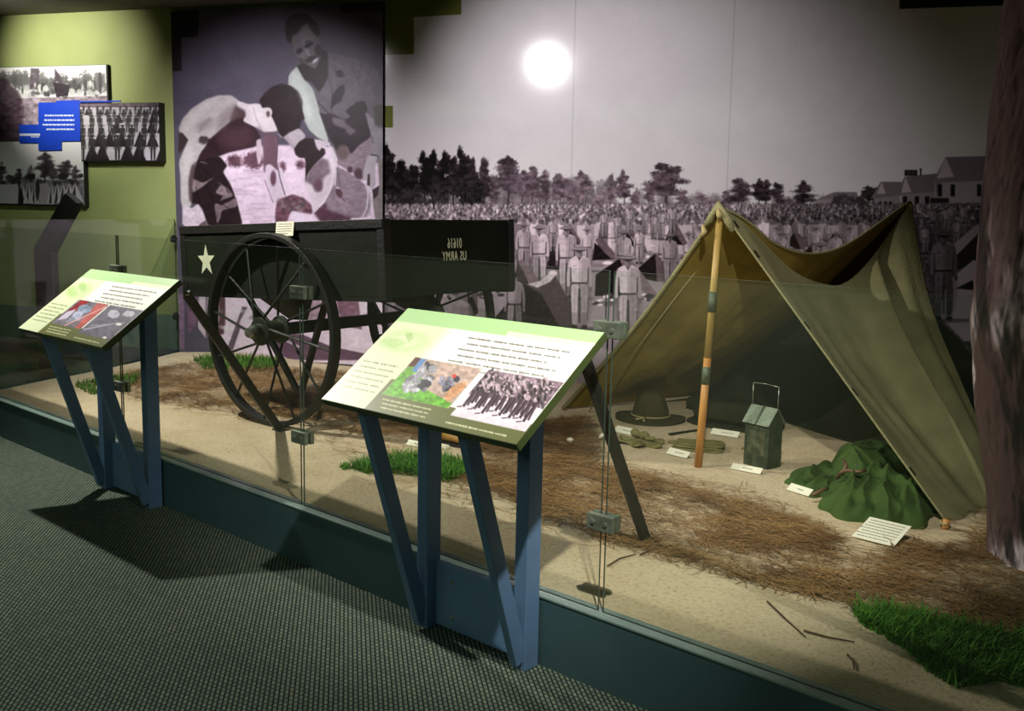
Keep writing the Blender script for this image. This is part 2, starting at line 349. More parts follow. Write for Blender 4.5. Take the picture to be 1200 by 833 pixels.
# display bed: kerb, sand
KY = 2.58; XL = -7.42; XR = 2.19
LB = vec(XL, KY, 0); LT = wl(-.02, 0)                      # left end of the bed runs back to the wall
k = MB(); k.frame((XL, KY, 0), (XR-XL, 0, 0), (0, .07, 0), (0, 0, .247)); struct(k.build('trim_2', M['kerb']))
k = MB(); k.frame((XL, KY-.004, .247), (XR-XL, 0, 0), (0, .078, 0), (0, 0, .01)); struct(k.build('trim_3', M['kerb_top'], bevel=.003))
dl = LT-LB; dl /= np.linalg.norm(dl); nl = vec(dl[1], -dl[0], 0)
k = MB(); k.frame(LB+dl*.08, dl*(np.linalg.norm(LT-LB)-.1), nl*.05, (0, 0, .257)); struct(k.build('trim_4', M['kerb']))
def gh(x, y):
    x = np.asarray(x, float); y = np.asarray(y, float)
    return .246+.022*fbm(x*.9+9, y*.9+4, 3, 3)+.006*fbm(x*7, y*7, 8, 3)-.012*np.exp(-((y-2.7)/.25)**2)+.05*np.exp(-(((x+7.5)/.8)**2+((y-4.7)/.5)**2))
def gz(x, y): return float(gh(np.array([x]), np.array([y]))[0])
def gp(px, py, dz=0):
    p = on_z(px, py, G0); p[2] = gz(p[0], p[1])+dz; return p
def pin(P, x, y):          # points in polygon, world xy
    ins = np.zeros(x.shape, bool)
    for i in range(len(P)):
        (x1, y1), (x2, y2) = P[i][:2], P[(i+1) % len(P)][:2]
        if y1 != y2: ins ^= ((y < y1) != (y < y2)) & (x < (x2-x1)*(y-y1)/(y2-y1)+x1)
    return ins
NU, NV = 460, 190
u, v = np.meshgrid(np.linspace(0, 1, NU), np.linspace(0, 1, NV)); 
lft = LB+vec(.03, .065, 0); lfT = LT+WN*.005+WD*.03; rgt = vec(XR, KY+.065, 0); rgT = wl((XR-WP[0])/WD[0], 0, .005)
Pg = (lft[None, None]*(1-u[..., None])+rgt*u[..., None])*(1-v[..., None])+(lfT*(1-u[..., None])+rgT*u[..., None])*v[..., None]
Pg[..., 2] = gh(Pg[..., 0], Pg[..., 1])
# where the straw litter lies (world outlines surveyed on the bed)
LIT = [(1.0, [(560, 500), (690, 488), (705, 535), (800, 556), (880, 572), (960, 606), (1000, 650), (1110, 632), (1230, 600), (1260, 770), (1150, 745), (1010, 712), (900, 690), (800, 656), (700, 634), (600, 590), (540, 560)]),
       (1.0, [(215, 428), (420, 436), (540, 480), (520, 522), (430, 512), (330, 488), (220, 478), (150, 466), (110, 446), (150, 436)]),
       (.45, [(150, 470), (330, 500), (450, 560), (560, 600), (690, 640), (900, 690), (700, 600), (500, 520), (230, 420)])]
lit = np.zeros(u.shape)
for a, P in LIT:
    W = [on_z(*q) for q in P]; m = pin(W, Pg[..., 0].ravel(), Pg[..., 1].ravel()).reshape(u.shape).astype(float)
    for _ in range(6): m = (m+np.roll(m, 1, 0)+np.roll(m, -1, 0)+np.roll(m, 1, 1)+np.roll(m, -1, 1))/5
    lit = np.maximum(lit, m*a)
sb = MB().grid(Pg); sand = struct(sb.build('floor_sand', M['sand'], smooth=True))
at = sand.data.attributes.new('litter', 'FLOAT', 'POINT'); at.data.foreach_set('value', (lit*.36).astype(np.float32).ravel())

# ---------------------------------------------------------------- glass
GY = 2.615; JX = [XL+.02, -5.365, -3.675, -1.985, -.29, 1.4, XR-.01]; GT = 1.405
gl_lab = ['glass barrier panel at the far left end of the front row', 'glass barrier panel behind the left text stand and in front of the wagon wheel',
          'glass barrier panel behind the right text stand', 'glass barrier panel in front of the tent opening and tree', 'x', 'x']
def glass_panel(a, b, z0, z1, nrm, label, name='glass_barrier'):
    t = .008; d = b-a; n = nrm*t; o = a+vec(0, 0, z0); h = vec(0, 0, z1-z0)
    m = MB(); m.add([o, o+d, o+d+h, o+h, o+n, o+d+n, o+d+h+n, o+h+n], [(0, 1, 2, 3), (5, 4, 7, 6)], 0); m.add([o, o+d, o+d+h, o+h, o+n, o+d+n, o+d+h+n, o+h+n], [(0, 4, 5, 1), (1, 5, 6, 2), (2, 6, 7, 3), (3, 7, 4, 0)], 1)
    ob = m.build(name, [M['glass'], M['glass_edge']]); return setp(ob, label, 'glass panel', 'glass panels round the display')
for i in range(4):
    glass_panel(vec(JX[i]+.010, GY, 0), vec(JX[i+1]-.010, GY, 0), .257, GT, vec(0, 1, 0), gl_lab[i])
RL = dl*.1
glass_panel(LB+RL+vec(.02, 0, 0), LT+WN*.03-vec(0, .0, 0), .257, 1.44, nl, 'glass barrier panel closing the left end, meeting the green wall')
def clamp(px, z, label):
    t = empty('glass_clamp', (px, GY, z), label, 'clamp', 'metal clamps on the glass joints')
    m = MB(); m.box((px-.052, GY-.022, z-.028), (px+.052, GY-.001, z+.028)); m.build('front_plate', M['clamp'], t, bevel=.003)
    m = MB(); m.box((px-.052, GY+.009, z-.028), (px+.052, GY+.03, z+.028)); m.build('back_plate', M['clamp'], t, bevel=.003)
    for s in (-.026, .026):
        m = MB(); m.lathe([(0, .0), (.008, .0), (.008, .004), (0, .005)], (px+s, GY-.022, z), (0, -1, 0), 12); m.build('bolt', M['steel'], t)
for px_, w in ((JX[1], 'joint behind the left text stand'), (JX[2], 'joint in front of the wagon wheel'), (JX[3], 'joint beside the right text stand')):
    clamp(px_, 1.215, 'upper metal clamp on the glass '+w); clamp(px_, .57, 'lower metal clamp on the glass '+w)
for z, w in ((1.27, 'upper'), (.6, 'lower')):
    p = LT+WN*.04-dl*.0; q = p-dl*.03
    t = empty('wall_bracket', (q[0], q[1], z), f'{w} round black bracket holding the end glass to the green wall', 'bracket', 'brackets on the green wall')
    m = MB(); m.lathe([(0, 0), (.032, 0), (.032, .02), (0, .026)], (q[0]+.0, q[1]-.0, z)+nl*.012, nl, 20); m.build('disc', M['black'], t)
    m = MB(); m.bar(vec(q[0], q[1], z)+nl*.024, vec(p[0], p[1], z)+nl*.024+dl*.02, .02, .012); m.build('arm', M['black'], t)

# ---------------------------------------------------------------- text stands
def text_stand(x0, x1, cv, label, dx):
    """sloped board x0..x1, two posts and two raking legs, joined by a plate against the kerb"""
    zr, zf, yr, yf = 1.215, .915, 2.545, 2.14
    t = empty('text_stand', ((x0+x1)/2, 2.5, 0), label, 'information stand', 'sloped information stands')
    T = .028; sl = vec(0, yf-yr, zf-zr); U = vec(x1-x0, 0, 0); n = np.cross(U, sl); n /= np.linalg.norm(n); n = n if n[2] > 0 else -n
    O = vec(x0, yr, zr)
    m = MB(); m.frame(O-n*T, U, sl, n*(T-.001)); m.build('board', M['board_edge'], t)
    print_sheet('printed_face', O+vec(.002, 0, 0)+sl*.003, U*.996, sl*.994, 520, 300, cv, M['signprint'], t)
    m = MB(); m.frame(O-n*(T+.02)+U*.04+sl*.06, U*.92, sl*.88, n*.019); m.build('under_frame', M['black'], t)
    for k, px_ in enumerate(dx):
        x = x0+px_
        zt = zr-.05
        m = MB(); m.bar((x, 2.535, 0), (x, 2.535, zt-.02), .058, .07, up=(0, 1, 0)); m.build('post', M['sign_blue'], t, bevel=.003)
        m = MB(); m.bar((x, 2.50, .03), (x, 2.225, .905), .036, .058, up=(0, 1, 0)); m.build('raking_leg', M['sign_blue'], t, bevel=.003)
    m = MB(); m.box((x0+dx[0]+.03, 2.545, .012), (x0+dx[1]-.03, 2.572, .262)); m.build('foot_plate', M['sign_blue'], t, bevel=.003)
    for xx, zz in ((.12, .2), (.42, .2), (.12, .06), (.42, .06)):
        m = MB(); m.lathe([(0, 0), (.008, 0), (.008, .003), (0, .004)], (x0+dx[0]+xx, 2.545, zz), (0, -1, 0), 10); m.build('bolt', M['steel'], t)
    return t
def brace(a, b, label):
    t = empty('support_brace', b, label, 'brace', 'black slanting braces behind the glass')
    m = MB(); m.bar(a, b, .05, .02, up=(1, 0, 0)); m.build('bar', M['black'], t, bevel=.003)
    m = MB(); d = np.array(a)-np.array(b); m.bar(np.array(b)+vec(-.03, 0, .004), np.array(b)+vec(.05, 0, .004), .07, .008); m.build('foot', M['black'], t)
    m = MB(); m.lathe([(0, -.012), (.012, -.012), (.012, .012), (0, .014)], np.array(a), (0, -1, 0), 12); m.build('bolt', M['steel'], t)

GRN = (.62, .76, .54); CRM = (.78, .82, .68); WHT = (.88, .90, .86); OLV = (.36, .38, .22)
# right board: drawn in the 1200 x 833 drawing frame
def board_print(TL, TR, BR, BL, photos, seed):
    xs = [p[0] for p in (TL, TR, BR, BL)]; ys = [p[1] for p in (TL, TR, BR, BL)]
    k = 1500/(max(xs)-min(xs)); k = min(k, 6)
    cv = Canvas(min(xs)-3, min(ys)-3, max(xs)+3, max(ys)+3, k, CRM)
    A = np.array; TL, TR, BR, BL = map(lambda q: A(q, float), (TL, TR, BR, BL))
    # projective map of the unit square
    s = TL-TR+BR-BL; d1 = TR-BR; d2 = BL-BR; den = d1[0]*d2[1]-d1[1]*d2[0]
    g = (s[0]*d2[1]-s[1]*d2[0])/den; h = (d1[0]*s[1]-d1[1]*s[0])/den; a = TR-TL+g*TR; b = BL-TL+h*BL
    P = lambda u, v: tuple((a*u+b*v+TL)/(g*u+h*v+1))
    R = lambda u0, v0, u1, v1, c, **kw: cv.poly([P(u0, v0), P(u1, v0), P(u1, v1), P(u0, v1)], c, **kw)
    R(-.01, -.01, 1.01, .15, GRN); R(.33, .15, 1.01, 1.01, WHT); R(.60, .105, 1.01, .15, (.86, .91, .72))
    R(.30, .15, .36, .7, (.90, .92, .80), al=.6)
    # pale map on the left column
    r = random.Random(seed)
    for i in range(10):
        t = i/10*2*PI; c = P(.145+.10*math.cos(t), .34+.09*math.sin(t)); cv.ell(*c, 9*(xs[1]-xs[0])/230, 3.2, (.62, .74, .46), al=.35, soft=2, rag=.4, seed=i)
    c = P(.10, .37); cv.ell(*c, 14*(xs[1]-xs[0])/230, 5, (.55, .70, .40), al=.45, soft=1.5, rag=.4); c = P(.15, .29); cv.ell(*c, 4, 5, (.50, .65, .36), al=.5, soft=1, rag=.4)
    R(.255, .83, 1.01, 1.01, OLV); R(.255, .70, .60, .84, OLV); R(.60, .9, 1.01, 1.01, OLV)
    hh = (BL[1]-TL[1])
    for i in range(6): cv.text(P(.44+.02*(i % 2), .215+i*.058), P(.93-.03*(i % 3), .215+i*.058), 8, hh*.026, (.28, .26, .26), .95, seed+i) if i < 5 else cv.text(P(.62, .215+i*.058), P(.93, .215+i*.058), 5, hh*.026, (.36, .34, .34), .85, seed+i)
    for i in range(6): cv.text(P(.03+.01*(i % 2), .585+i*.052), P(.235, .585+i*.052), 4, hh*.022, (.40, .42, .30), .9, seed+20+i)
    for i in range(3): cv.text(P(.30+.012*i, .885+i*.035), P(.56, .885+i*.035), 6, hh*.02, (.84, .85, .72), .9, seed+30+i)
    cv.text(P(.66, .955), P(.94, .955), 8, hh*.022, (.84, .85, .72), .95, seed+40)
    photos(cv, P, R); return cv
def right_photos(cv, P, R):
    R(.275, .47, .625, .845, (.66, .58, .54), tex=.25)
    cv.poly([P(.275, .62), P(.37, .60), P(.43, .72), P(.62, .80), P(.62, .845), P(.275, .845)], (.36, .60, .18), tex=.35)
    cv.poly([P(.275, .60), P(.30, .50), P(.38, .62), P(.34, .70)], (.40, .62, .20), tex=.3)
    cv.poly([P(.30, .475), P(.335, .47), P(.345, .60), P(.315, .60)], (.35, .48, .66)); cv.poly([P(.275, .47), P(.305, .47), P(.31, .56), P(.275, .56)], (.30, .18, .14))
    r = random.Random(3)
    for i in range(26):
        u, v = r.uniform(.34, .45), r.uniform(.52, .76); g = r.choice((.22, .42, .5, .62)); cv.ell(*P(u, v), r.uniform(3, 6), r.uniform(3, 6), (g, g, g*1.06), rot=r.random()*3, tex=.5, rag=.3)
    for i in range(12):
        u, v = r.uniform(.47, .56), r.uniform(.58, .70); g = r.choice((.22, .35, .5)); cv.ell(*P(u, v), r.uniform(3, 5), r.uniform(2, 4), (g, g, g*1.15), rot=r.random()*3, tex=.4, rag=.3)
    cv.ell(*P(.53, .575), 2.6, 2.2, (.72, .25, .22)); cv.poly([P(.56, .66), P(.60, .60), P(.62, .66), P(.60, .80), P(.56, .76)], (.70, .52, .38), tex=.2)
    R(.655, .47, .995, .895, (.80, .76, .80), tex=.1)
    R(.655, .47, .995, .70, (.42, .36, .40), tex=.5)
    for i in range(190):
        u = r.uniform(.665, .985); v = .49+.2*(i/190)+r.uniform(-.01, .01); g = r.choice((.22, .3, .42, .16, .6, .7)); cv.ell(*P(u, v), r.uniform(1.2, 2.4), r.uniform(2, 4.6), (g, g*.9, g*.95), tex=.3, rag=.3)
        if i % 3 == 0: cv.ell(*P(u, v-.03), 1.4, 1.2, (.66, .58, .62))
    for i in range(13):
        u = .67+i*.024+r.uniform(-.006, .006); L = r.uniform(.10, .17)
        cv.line([P(u, .66), P(u+.006, .66+L)], 3, (.22, .17, .2)); cv.line([P(u+.004, .66), P(u+.02, .66+L*.9)], 2.5, (.30, .24, .28)); cv.line([P(u, .66+L), P(u-.02, .66+L+.012)], 1.5, (.35, .3, .33))
def left_photos(cv, P, R):
    R(.275, .47, .625, .845, (.42, .40, .44), tex=.3)
    cv.poly([P(.30, .47), P(.40, .47), P(.38, .62), P(.30, .70)], (.50, .12, .14), tex=.2); cv.poly([P(.50, .47), P(.62, .47), P(.62, .84), P(.56, .84)], (.66, .34, .32), tex=.3)
    cv.poly([P(.30, .66), P(.36, .60), P(.38, .74), P(.30, .80)], (.72, .70, .78)); cv.ell(*P(.44, .58), 8, 5, (.50, .56, .66), tex=.3); cv.poly([P(.38, .64), P(.46, .6), P(.52, .74), P(.42, .80)], (.58, .60, .68), tex=.3)
    cv.line([P(.44, .84), P(.62, .50)], 1.2, (.80, .6, .6))
    R(.64, .47, .995, .895, (.38, .37, .42), tex=.25)
    cv.ell(*P(.77, .58), 7, 5, (.66, .66, .72), rag=.2, tex=.2); cv.ell(*P(.90, .54), 7, 3.4, (.70, .70, .76), rag=.3, tex=.2); cv.line([P(.66, .84), P(.86, .70)], 1.6, (.62, .62, .68)); cv.line([P(.68, .78), P(.95, .66)], 1.2, (.55, .55, .6)); cv.ell(*P(.92, .69), 3.5, 1.6, (.85, .85, .85)); cv.ell(*P(.93, .88), 2.4, 1.2, (.9, .9, .9))
def bq(x0, x1):
    xs, ys = proj(np.array([(x0, 2.545, 1.215), (x1, 2.545, 1.215), (x1, 2.14, .915), (x0, 2.14, .915)])); return list(zip(xs, ys))
cvR = board_print(*bq(-2.89, -1.95), right_photos, 100)
cvL = board_print(*bq(-5.53, -4.575), left_photos, 200)
text_stand(-2.89, -1.95, cvR, 'sloped information stand at right, its board printed with a grass photo and a marching photo', (.14, .645))
text_stand(-5.53, -4.575, cvL, 'sloped information stand at left, its board printed with a red-toned photo and a mess-gear photo', (.14, .645))
brace((-1.985-.17, 2.66, 1.17), tuple(gp(757, 633)), 'black slanting brace right of the right text stand, foot in the sand')
brace((-4.72, 2.66, 1.13), tuple(gp(328, 503)), 'black slanting brace crossing in front of the wagon wheel')
# ---------------------------------------------------------------- wall prints
def fig(cv, x, y, h, r, hat=True, lo=.30, hi=.72, dk=.24, face=.5, detail=True):
    """a standing figure of the drawing: feet at (x, y), height h"""
    t = (1.0, .93, .97); c = lambda g: tuple(g*q for q in t); s = r.choice((-1, 1)); o_ = cv.rnd; cv.rnd = 1 if h > 40 else 0
    p = lambda u, v: (x+u*h, y-v*h)
    if detail:
        cv.ell(x+.12*h, y-.005*h, .2*h, .022*h, c(.26), al=.6, soft=1); cv.ell(x, y-h*.42, .15*h, .44*h, c(.26), al=.3, soft=h*.03)
    for q in (-1, 1):
        k = .94 if q == s else .78
        cv.poly([p(q*.004, .53), p(q*.092, .53), p(q*.100, .36), p(q*.086, .08), p(q*.032, .08), p(q*.020, .34)], c(hi*.98*k), tex=.12)
        cv.poly([p(q*.034, .2), p(q*.090, .2), p(q*.084, .06), p(q*.030, .06)], c(hi*.82*k)); cv.ell(x+q*.058*h, y-.03*h, .034*h, .024*h, c(dk))
        if detail: cv.line([p(q*.055, .50), p(q*.058, .22)], max(.5, h*.006), c(hi*.62), al=.8)
    cv.poly([p(-.04, .865), p(.04, .865), p(.118, .825), p(.104, .70), p(.088, .545), p(-.088, .545), p(-.104, .70), p(-.118, .825)], c(hi), tex=.12)
    for q in (-1, 1):
        k = .97 if q == s else .80
        cv.poly([p(q*.098, .835), p(q*.128, .80), p(q*.148, .64), p(q*.146, .50), p(q*.114, .50), p(q*.112, .64), p(q*.10, .74)], c(hi*k))
        cv.ell(x+q*.131*h, y-.468*h, .018*h, .032*h, c(face*.9))
        if detail: cv.line([p(q*.104, .73), p(q*.098, .56)], max(.6, h*.012), c(.24), al=.85)
    if detail:
        cv.line([p(0, .48), p(0, .08)], max(.8, h*.018), c(.26), al=.9); cv.line([p(-.1, .36), p(-.094, .1)], max(.5, h*.01), c(.3), al=.7); cv.line([p(.1, .36), p(.094, .1)], max(.5, h*.01), c(.3), al=.7)
        cv.poly([p(s*-.02, .85), p(s*-.105, .82), p(s*-.10, .70), p(s*-.086, .55), p(s*-.01, .55)], c(hi*.66), al=.5, soft=1.2)
        cv.line([p(-.088, .545), p(.088, .545)], h*.017, c(dk*1.2)); cv.line([p(0, .84), p(0, .56)], max(.5, h*.006), c(hi*.66), al=.8)
        for q in (-1, 1): cv.line([p(q*.03, .745), p(q*.075, .745)], max(.5, h*.008), c(hi*.68), al=.8)
        cv.poly([p(-.035, .865), p(0, .80), p(.035, .865)], c(face*.8))
    cv.ell(x, y-.905*h, .040*h, .058*h, c(face*1.1)); cv.ell(x, y-.925*h, .040*h, .028*h, c(face*.6)); cv.ell(x-s*.015*h, y-.895*h, .018*h, .036*h, c(face*.75), al=.6)
    if hat:
        cv.ell(x, y-.938*h, .088*h, .020*h, c(dk*1.3)); cv.ell(x, y-.947*h, .086*h, .014*h, c(hi*.85)); cv.poly([p(-.048, .95), p(-.04, .985), p(-.01, 1.0), p(.02, .995), p(.044, .978), p(.05, .95)], c(hi*.78)); cv.line([p(-.048, .955), p(.048, .955)], max(.5, h*.01), c(dk*1.6))
    else: cv.ell(x, y-.95*h, .042*h, .03*h, c(dk))
    cv.rnd = o_
def pine(cv, x, top, base, w, g, r, thin=False):
    t = (1.0, .88, .95); c = lambda k: tuple(k*q for q in t); H = base-top
    cv.line([(x, top+H*.2), (x+r.uniform(-1, 1), base)], max(1, w*.07), c(g*.9))
    n = 9 if thin else 16
    for i in range(n):
        q = (i+.5)/n; yy = top+3+H*.62*q; ww = w*.5*(.35+.65*math.sin(min(1, q*1.25)*PI*.72)); 
        cv.ell(x+r.uniform(-.55, .55)*ww, yy+r.uniform(-2, 2), ww*r.uniform(.45, .8), H*r.uniform(.05, .085), c(g*r.uniform(.85, 1.2)), al=.93, soft=.9, rag=.55, seed=r.randrange(99), tex=.4)
def tent2d(cv, dark, side, gd=.2, gs=.42):
    t = (1.0, .88, .93); cv.poly(side, tuple(gs*q for q in t), tex=.12); cv.poly(dark, tuple(gd*q for q in t), tex=.2)

def big_mural():
    cv = Canvas(440, -14, 1186, 520, 2.6, (.78, .765, .775)); cv.rnd = 0; r = random.Random(11); T = (1.0, .93, .97)
    c = lambda g: tuple(g*q for q in T)
    # far ground
    cv.poly([(440, 246), (1190, 246), (1190, 520), (440, 520)], c(.54), tex=.1)
    cv.poly([(440, 236), (600, 238), (1000, 240), (1190, 236), (1190, 262), (440, 262)], c(.52), soft=2, tex=.4)
    # tree line
    for i in range(70):
        x = r.uniform(445, 980); cv.ell(x, r.uniform(232, 243), r.uniform(4, 10), r.uniform(4, 12), c(.36 if x < 560 else .50), al=.6, soft=2, rag=.5, seed=i)
    tl = [(455, 172, 24, .17), (470, 186, 22, .17), (484, 192, 20, .20), (497, 178, 22, .17), (508, 176, 20, .17), (520, 178, 20, .19), (531, 182, 18, .2), (541, 175, 24, .22), (553, 184, 18, .24), (567, 185, 17, .27),
          (580, 205, 16, .36), (596, 181, 34, .34), (612, 198, 20, .38), (624, 195, 22, .38), (640, 200, 17, .40), (657, 201, 22, .42), (683, 199, 19, .42), (669, 212, 14, .45), (700, 225, 12, .5), (716, 204, 17, .42), (731, 200, 19, .40),
          (745, 220, 12, .44), (781, 191, 46, .34), (760, 214, 16, .42), (801, 222, 18, .40), (822, 225, 16, .46), (836, 232, 12, .45), (852, 222, 14, .40), (866, 207, 28, .30), (889, 207, 17, .26), (898, 210, 18, .26), (911, 211, 18, .28), (942, 212, 27, .26), (924, 230, 12, .34)]
    for i in range(120):
        x = r.uniform(565, 720); cv.ell(x, r.uniform(206+.10*abs(x-600), 242), r.uniform(4, 8), r.uniform(5, 9), c(r.uniform(.40, .54)), al=.55, soft=1.5, rag=.6, seed=i, tex=.3)
    for x, top, w, g in tl: pine(cv, x, top, 250 if x < 570 else 246, w, g, r)
    for i in range(60):
        x = r.uniform(445, 565); cv.ell(x, r.uniform(205, 242), r.uniform(4, 8), r.uniform(5, 9), c(r.uniform(.16, .28)), al=.75, soft=1, rag=.6, seed=i, tex=.4)
    for i in range(26):
        x = r.uniform(445, 700); cv.line([(x, 222), (x, 250)], .8, c(.26 if x < 570 else .42))
    # barracks
    w1, w2, rf = c(.66), c(.54), c(.46)
    cv.poly([(960, 232), (975, 226), (1003, 226), (1003, 250), (955, 250)], c(.56)); cv.poly([(957, 234), (978, 225), (1004, 225), (1006, 233)], c(.48))
    cv.ell(990, 238, 16, 10, c(.34), rag=.6, tex=.4); cv.ell(1020, 228, 11, 9, c(.26), rag=.5, tex=.4); cv.ell(1008, 238, 8, 8, c(.3), rag=.5)
    cv.poly([(1024, 231), (1055, 228), (1055, 250), (1024, 250)], w2); cv.poly([(1020, 233), (1032, 213), (1056, 213), (1062, 228)], rf); cv.poly([(1028, 227), (1033, 213), (1038, 227)], w1)
    for x in (1030, 1036, 1042): cv.poly([(x, 236), (x+3, 236), (x+3, 248), (x, 248)], c(.22))
    cv.poly([(1056, 226), (1104, 224), (1104, 250), (1056, 250)], w2); cv.poly([(1050, 228), (1060, 207), (1100, 203), (1110, 224)], rf); cv.poly([(1056, 226), (1061, 207), (1068, 225)], w1)
    for x in (1058, 1072, 1084): cv.poly([(x, 230), (x+5, 230), (x+5, 241), (x, 241)], c(.2))
    for x in (1062, 1067, 1072): cv.poly([(x-2, 199), (x+3, 199), (x+3, 206), (x-2, 206)], c(.26))
    cv.poly([(1078, 197), (1080, 197), (1080, 206), (1078, 206)], c(.26))
    cv.poly([(1104, 212), (1190, 210), (1190, 262), (1104, 262)], c(.60)); cv.poly([(1092, 215), (1108, 184), (1190, 182), (1190, 210), (1100, 214)], c(.48)); cv.poly([(1098, 209), (1108, 184), (1118, 207)], c(.68))
    for x in (1096, 1104, 1112): cv.line([(x, 214), (x, 240)], 1.6, c(.6))
    for x in (1099, 1114, 1145): cv.poly([(x, 216), (x+5, 216), (x+5, 230), (x, 230)], c(.2))
    cv.poly([(1090, 232), (1112, 232), (1112, 238), (1090, 238)], c(.24)); cv.poly([(1103, 239), (1190, 236), (1190, 241), (1103, 245)], c(.44))
    # the far crowd
    for y in range(248, 300, 2):
        h = (y-238)*.62+5; n = int(760/(h*.42)); xs = [440+750*(i+r.random())/n for i in range(n)]
        for x in xs:
            dkr = .78 if x > 900 else 1; g = r.uniform(.46, .86)*dkr; w = h*.13
            cv.poly([(x-w, y-h*.8), (x+w, y-h*.8), (x+w*.8, y), (x-w*.8, y)], c(g), soft=.4, al=.95)
            cv.ell(x, y-h*.88, w*.42, h*.075, c(g*.66)); cv.line([(x-w, y-h*.45), (x+w, y-h*.45)], .6, c(g*.6))
            if r.random() < .45: cv.poly([(x+w, y-h*.7), (x+w*2.1, y), (x+w*.6, y)], c(.28), al=.8)
    for y in range(292, 500, 16):                          # rows of tents and kit between the ranks
        h = (y-236)*.42
        for i in range(int(760/(h*2.1))+1):
            x = 440+h*2.1*(i+r.uniform(-.12, .12)); w = h*.8
            if x < 590 or x > 800 or y < 292:
                tent2d(cv, [(x-w*.8, y), (x-w*.1, y-h*.8), (x+w*.35, y)], [(x-w*.1, y-h*.8), (x+w*.25, y-h*.78), (x+w*1.0, y), (x+w*.35, y)], .2, .4)
        for i in range(40): cv.ell(r.uniform(440, 1190), y+r.uniform(-5, 5), r.uniform(2, 5), 1.2, c(r.choice((.3, .8, .8))), al=.8)
        for i in range(int(760/(h*1.4))):
            x = 440+h*1.4*(i+r.random()*.8)
            if x < 585 or x > 800: fig(cv, x, y+2, h*1.5, r, lo=.3, hi=r.uniform(.55, .74), detail=y < 360)
    # the surveyed near part, between the wagon and the tent
    cv.poly([(598, 300), (806, 300), (806, 520), (560, 520), (560, 345), (598, 340)], c(.57), tex=.05)
    for i in range(60): cv.ell(r.uniform(600, 800), r.uniform(298, 306), r.uniform(1.5, 4), r.uniform(1, 2), c(r.choice((.34, .5, .84))))
    tent2d(cv, [(640, 315), (645, 291), (654, 286), (657, 316)], [(654, 286), (664, 264), (680, 285), (683, 300)], .22, .45)
    for P, D in (([(664, 264), (668, 262), (682, 284), (679, 290)], [(660, 285), (664, 264), (680, 288)]), ([(697, 281), (704, 277), (725, 302), (717, 305)], [(694, 305), (697, 284), (717, 304)]),
                 ([(735, 268), (742, 270), (752, 286), (746, 288)], [(728, 290), (735, 270), (745, 288)]), ([(785, 262), (793, 262), (806, 285), (800, 288)], [(778, 286), (786, 264), (800, 287)])):
        tent2d(cv, D, P)
    for x, y, h in ((612, 318, 54), (648, 297, 44), (724, 284, 34), (738, 276, 34), (775, 281, 36), (788, 277, 36), (708, 279, 32), (766, 280, 30), (756, 274, 28)): fig(cv, x, y, h, r, hi=.68)
    fig(cv, 749, 309, 42, r, hi=.76); fig(cv, 688, 318, 52, r, hi=.76); fig(cv, 731, 338, 70, r, hi=.66)
    tent2d(cv, [(748, 314), (768, 297), (770, 330), (752, 326)], [(768, 297), (776, 303), (782, 330), (770, 330)])
    fig(cv, 614, 326, 66, r, hi=.66); fig(cv, 632, 340, 78, r, hi=.74); fig(cv, 664, 350, 88, r, hi=.72)
    cv.ell(648, 320, 5, 3, c(.8)); cv.ell(700, 311, 9, 2, c(.5)); cv.ell(712, 308, 6, 2, c(.84))
    tent2d(cv, [(697, 347), (698, 322), (726, 303), (734, 322), (728, 346)], [(726, 303), (744, 309), (771, 346), (768, 352), (745, 335), (734, 322)], .2, .48)
    for i in range(16): cv.ell(r.uniform(697, 722), r.uniform(345, 358), r.uniform(3, 7), r.uniform(1, 2), c(r.choice((.3, .42, .86))), rot=r.uniform(-.3, .3))
    for i in range(16): cv.ell(r.uniform(752, 766), r.uniform(345, 352), r.uniform(2, 5), r.uniform(1, 2), c(r.choice((.3, .42, .86))))
    tent2d(cv, [(604, 320), (607, 306), (621, 334), (634, 350), (606, 345)], [(607, 306), (612, 304), (632, 328), (622, 334)], .3, .46)
    for i in range(18): cv.ell(r.uniform(562, 592), r.uniform(338, 350), r.uniform(3, 6), r.uniform(1, 2.2), c(r.choice((.26, .3, .55))))
    tent2d(cv, [(570, 384), (597, 352), (612, 332), (634, 344), (656, 384), (640, 420), (540, 420)], [(612, 332), (622, 334), (643, 322), (650, 322), (670, 356), (675, 400), (660, 420), (632, 350)], .21, .34)
    cv.poly([(618, 333), (633, 329), (643, 321), (651, 322), (645, 330), (630, 337)], c(.70), tex=.2)
    fig(cv, 603, 402, 84, r, hat=False, hi=.56)
    fig(cv, 679, 386, 100, r, hi=.76, face=.5); fig(cv, 736, 402, 106, r, hi=.74, face=.48); fig(cv, 785, 340, 68, r, hi=.6, face=.4)
    cv.line([(710, 322), (710, 378)], 1.3, c(.2))
    # right end beyond the rear pole of the tent
    cv.poly([(1075, 262), (1190, 262), (1190, 520), (1075, 520)], c(.34), tex=.5)
    for i in range(26): fig(cv, r.uniform(1072, 1160), r.uniform(272, 300), 34, r, hi=r.uniform(.35, .6), dk=.15)
    cv.poly([(1118, 300), (1146, 268), (1180, 262), (1180, 310), (1135, 312), (1122, 316)], c(.22), tex=.2); cv.poly([(1115, 288), (1146, 262), (1150, 270), (1120, 300)], c(.55))
    cv.poly([(1110, 330), (1140, 305), (1185, 305), (1185, 400), (1130, 400), (1100, 370)], c(.60)); cv.poly([(1120, 338), (1140, 328), (1142, 340)], c(.2))
    cv.poly([(1098, 372), (1124, 398), (1150, 430), (1150, 480), (1110, 480)], c(.2)); fig(cv, 1106, 376, 108, r, hi=.44, face=.34, dk=.16)
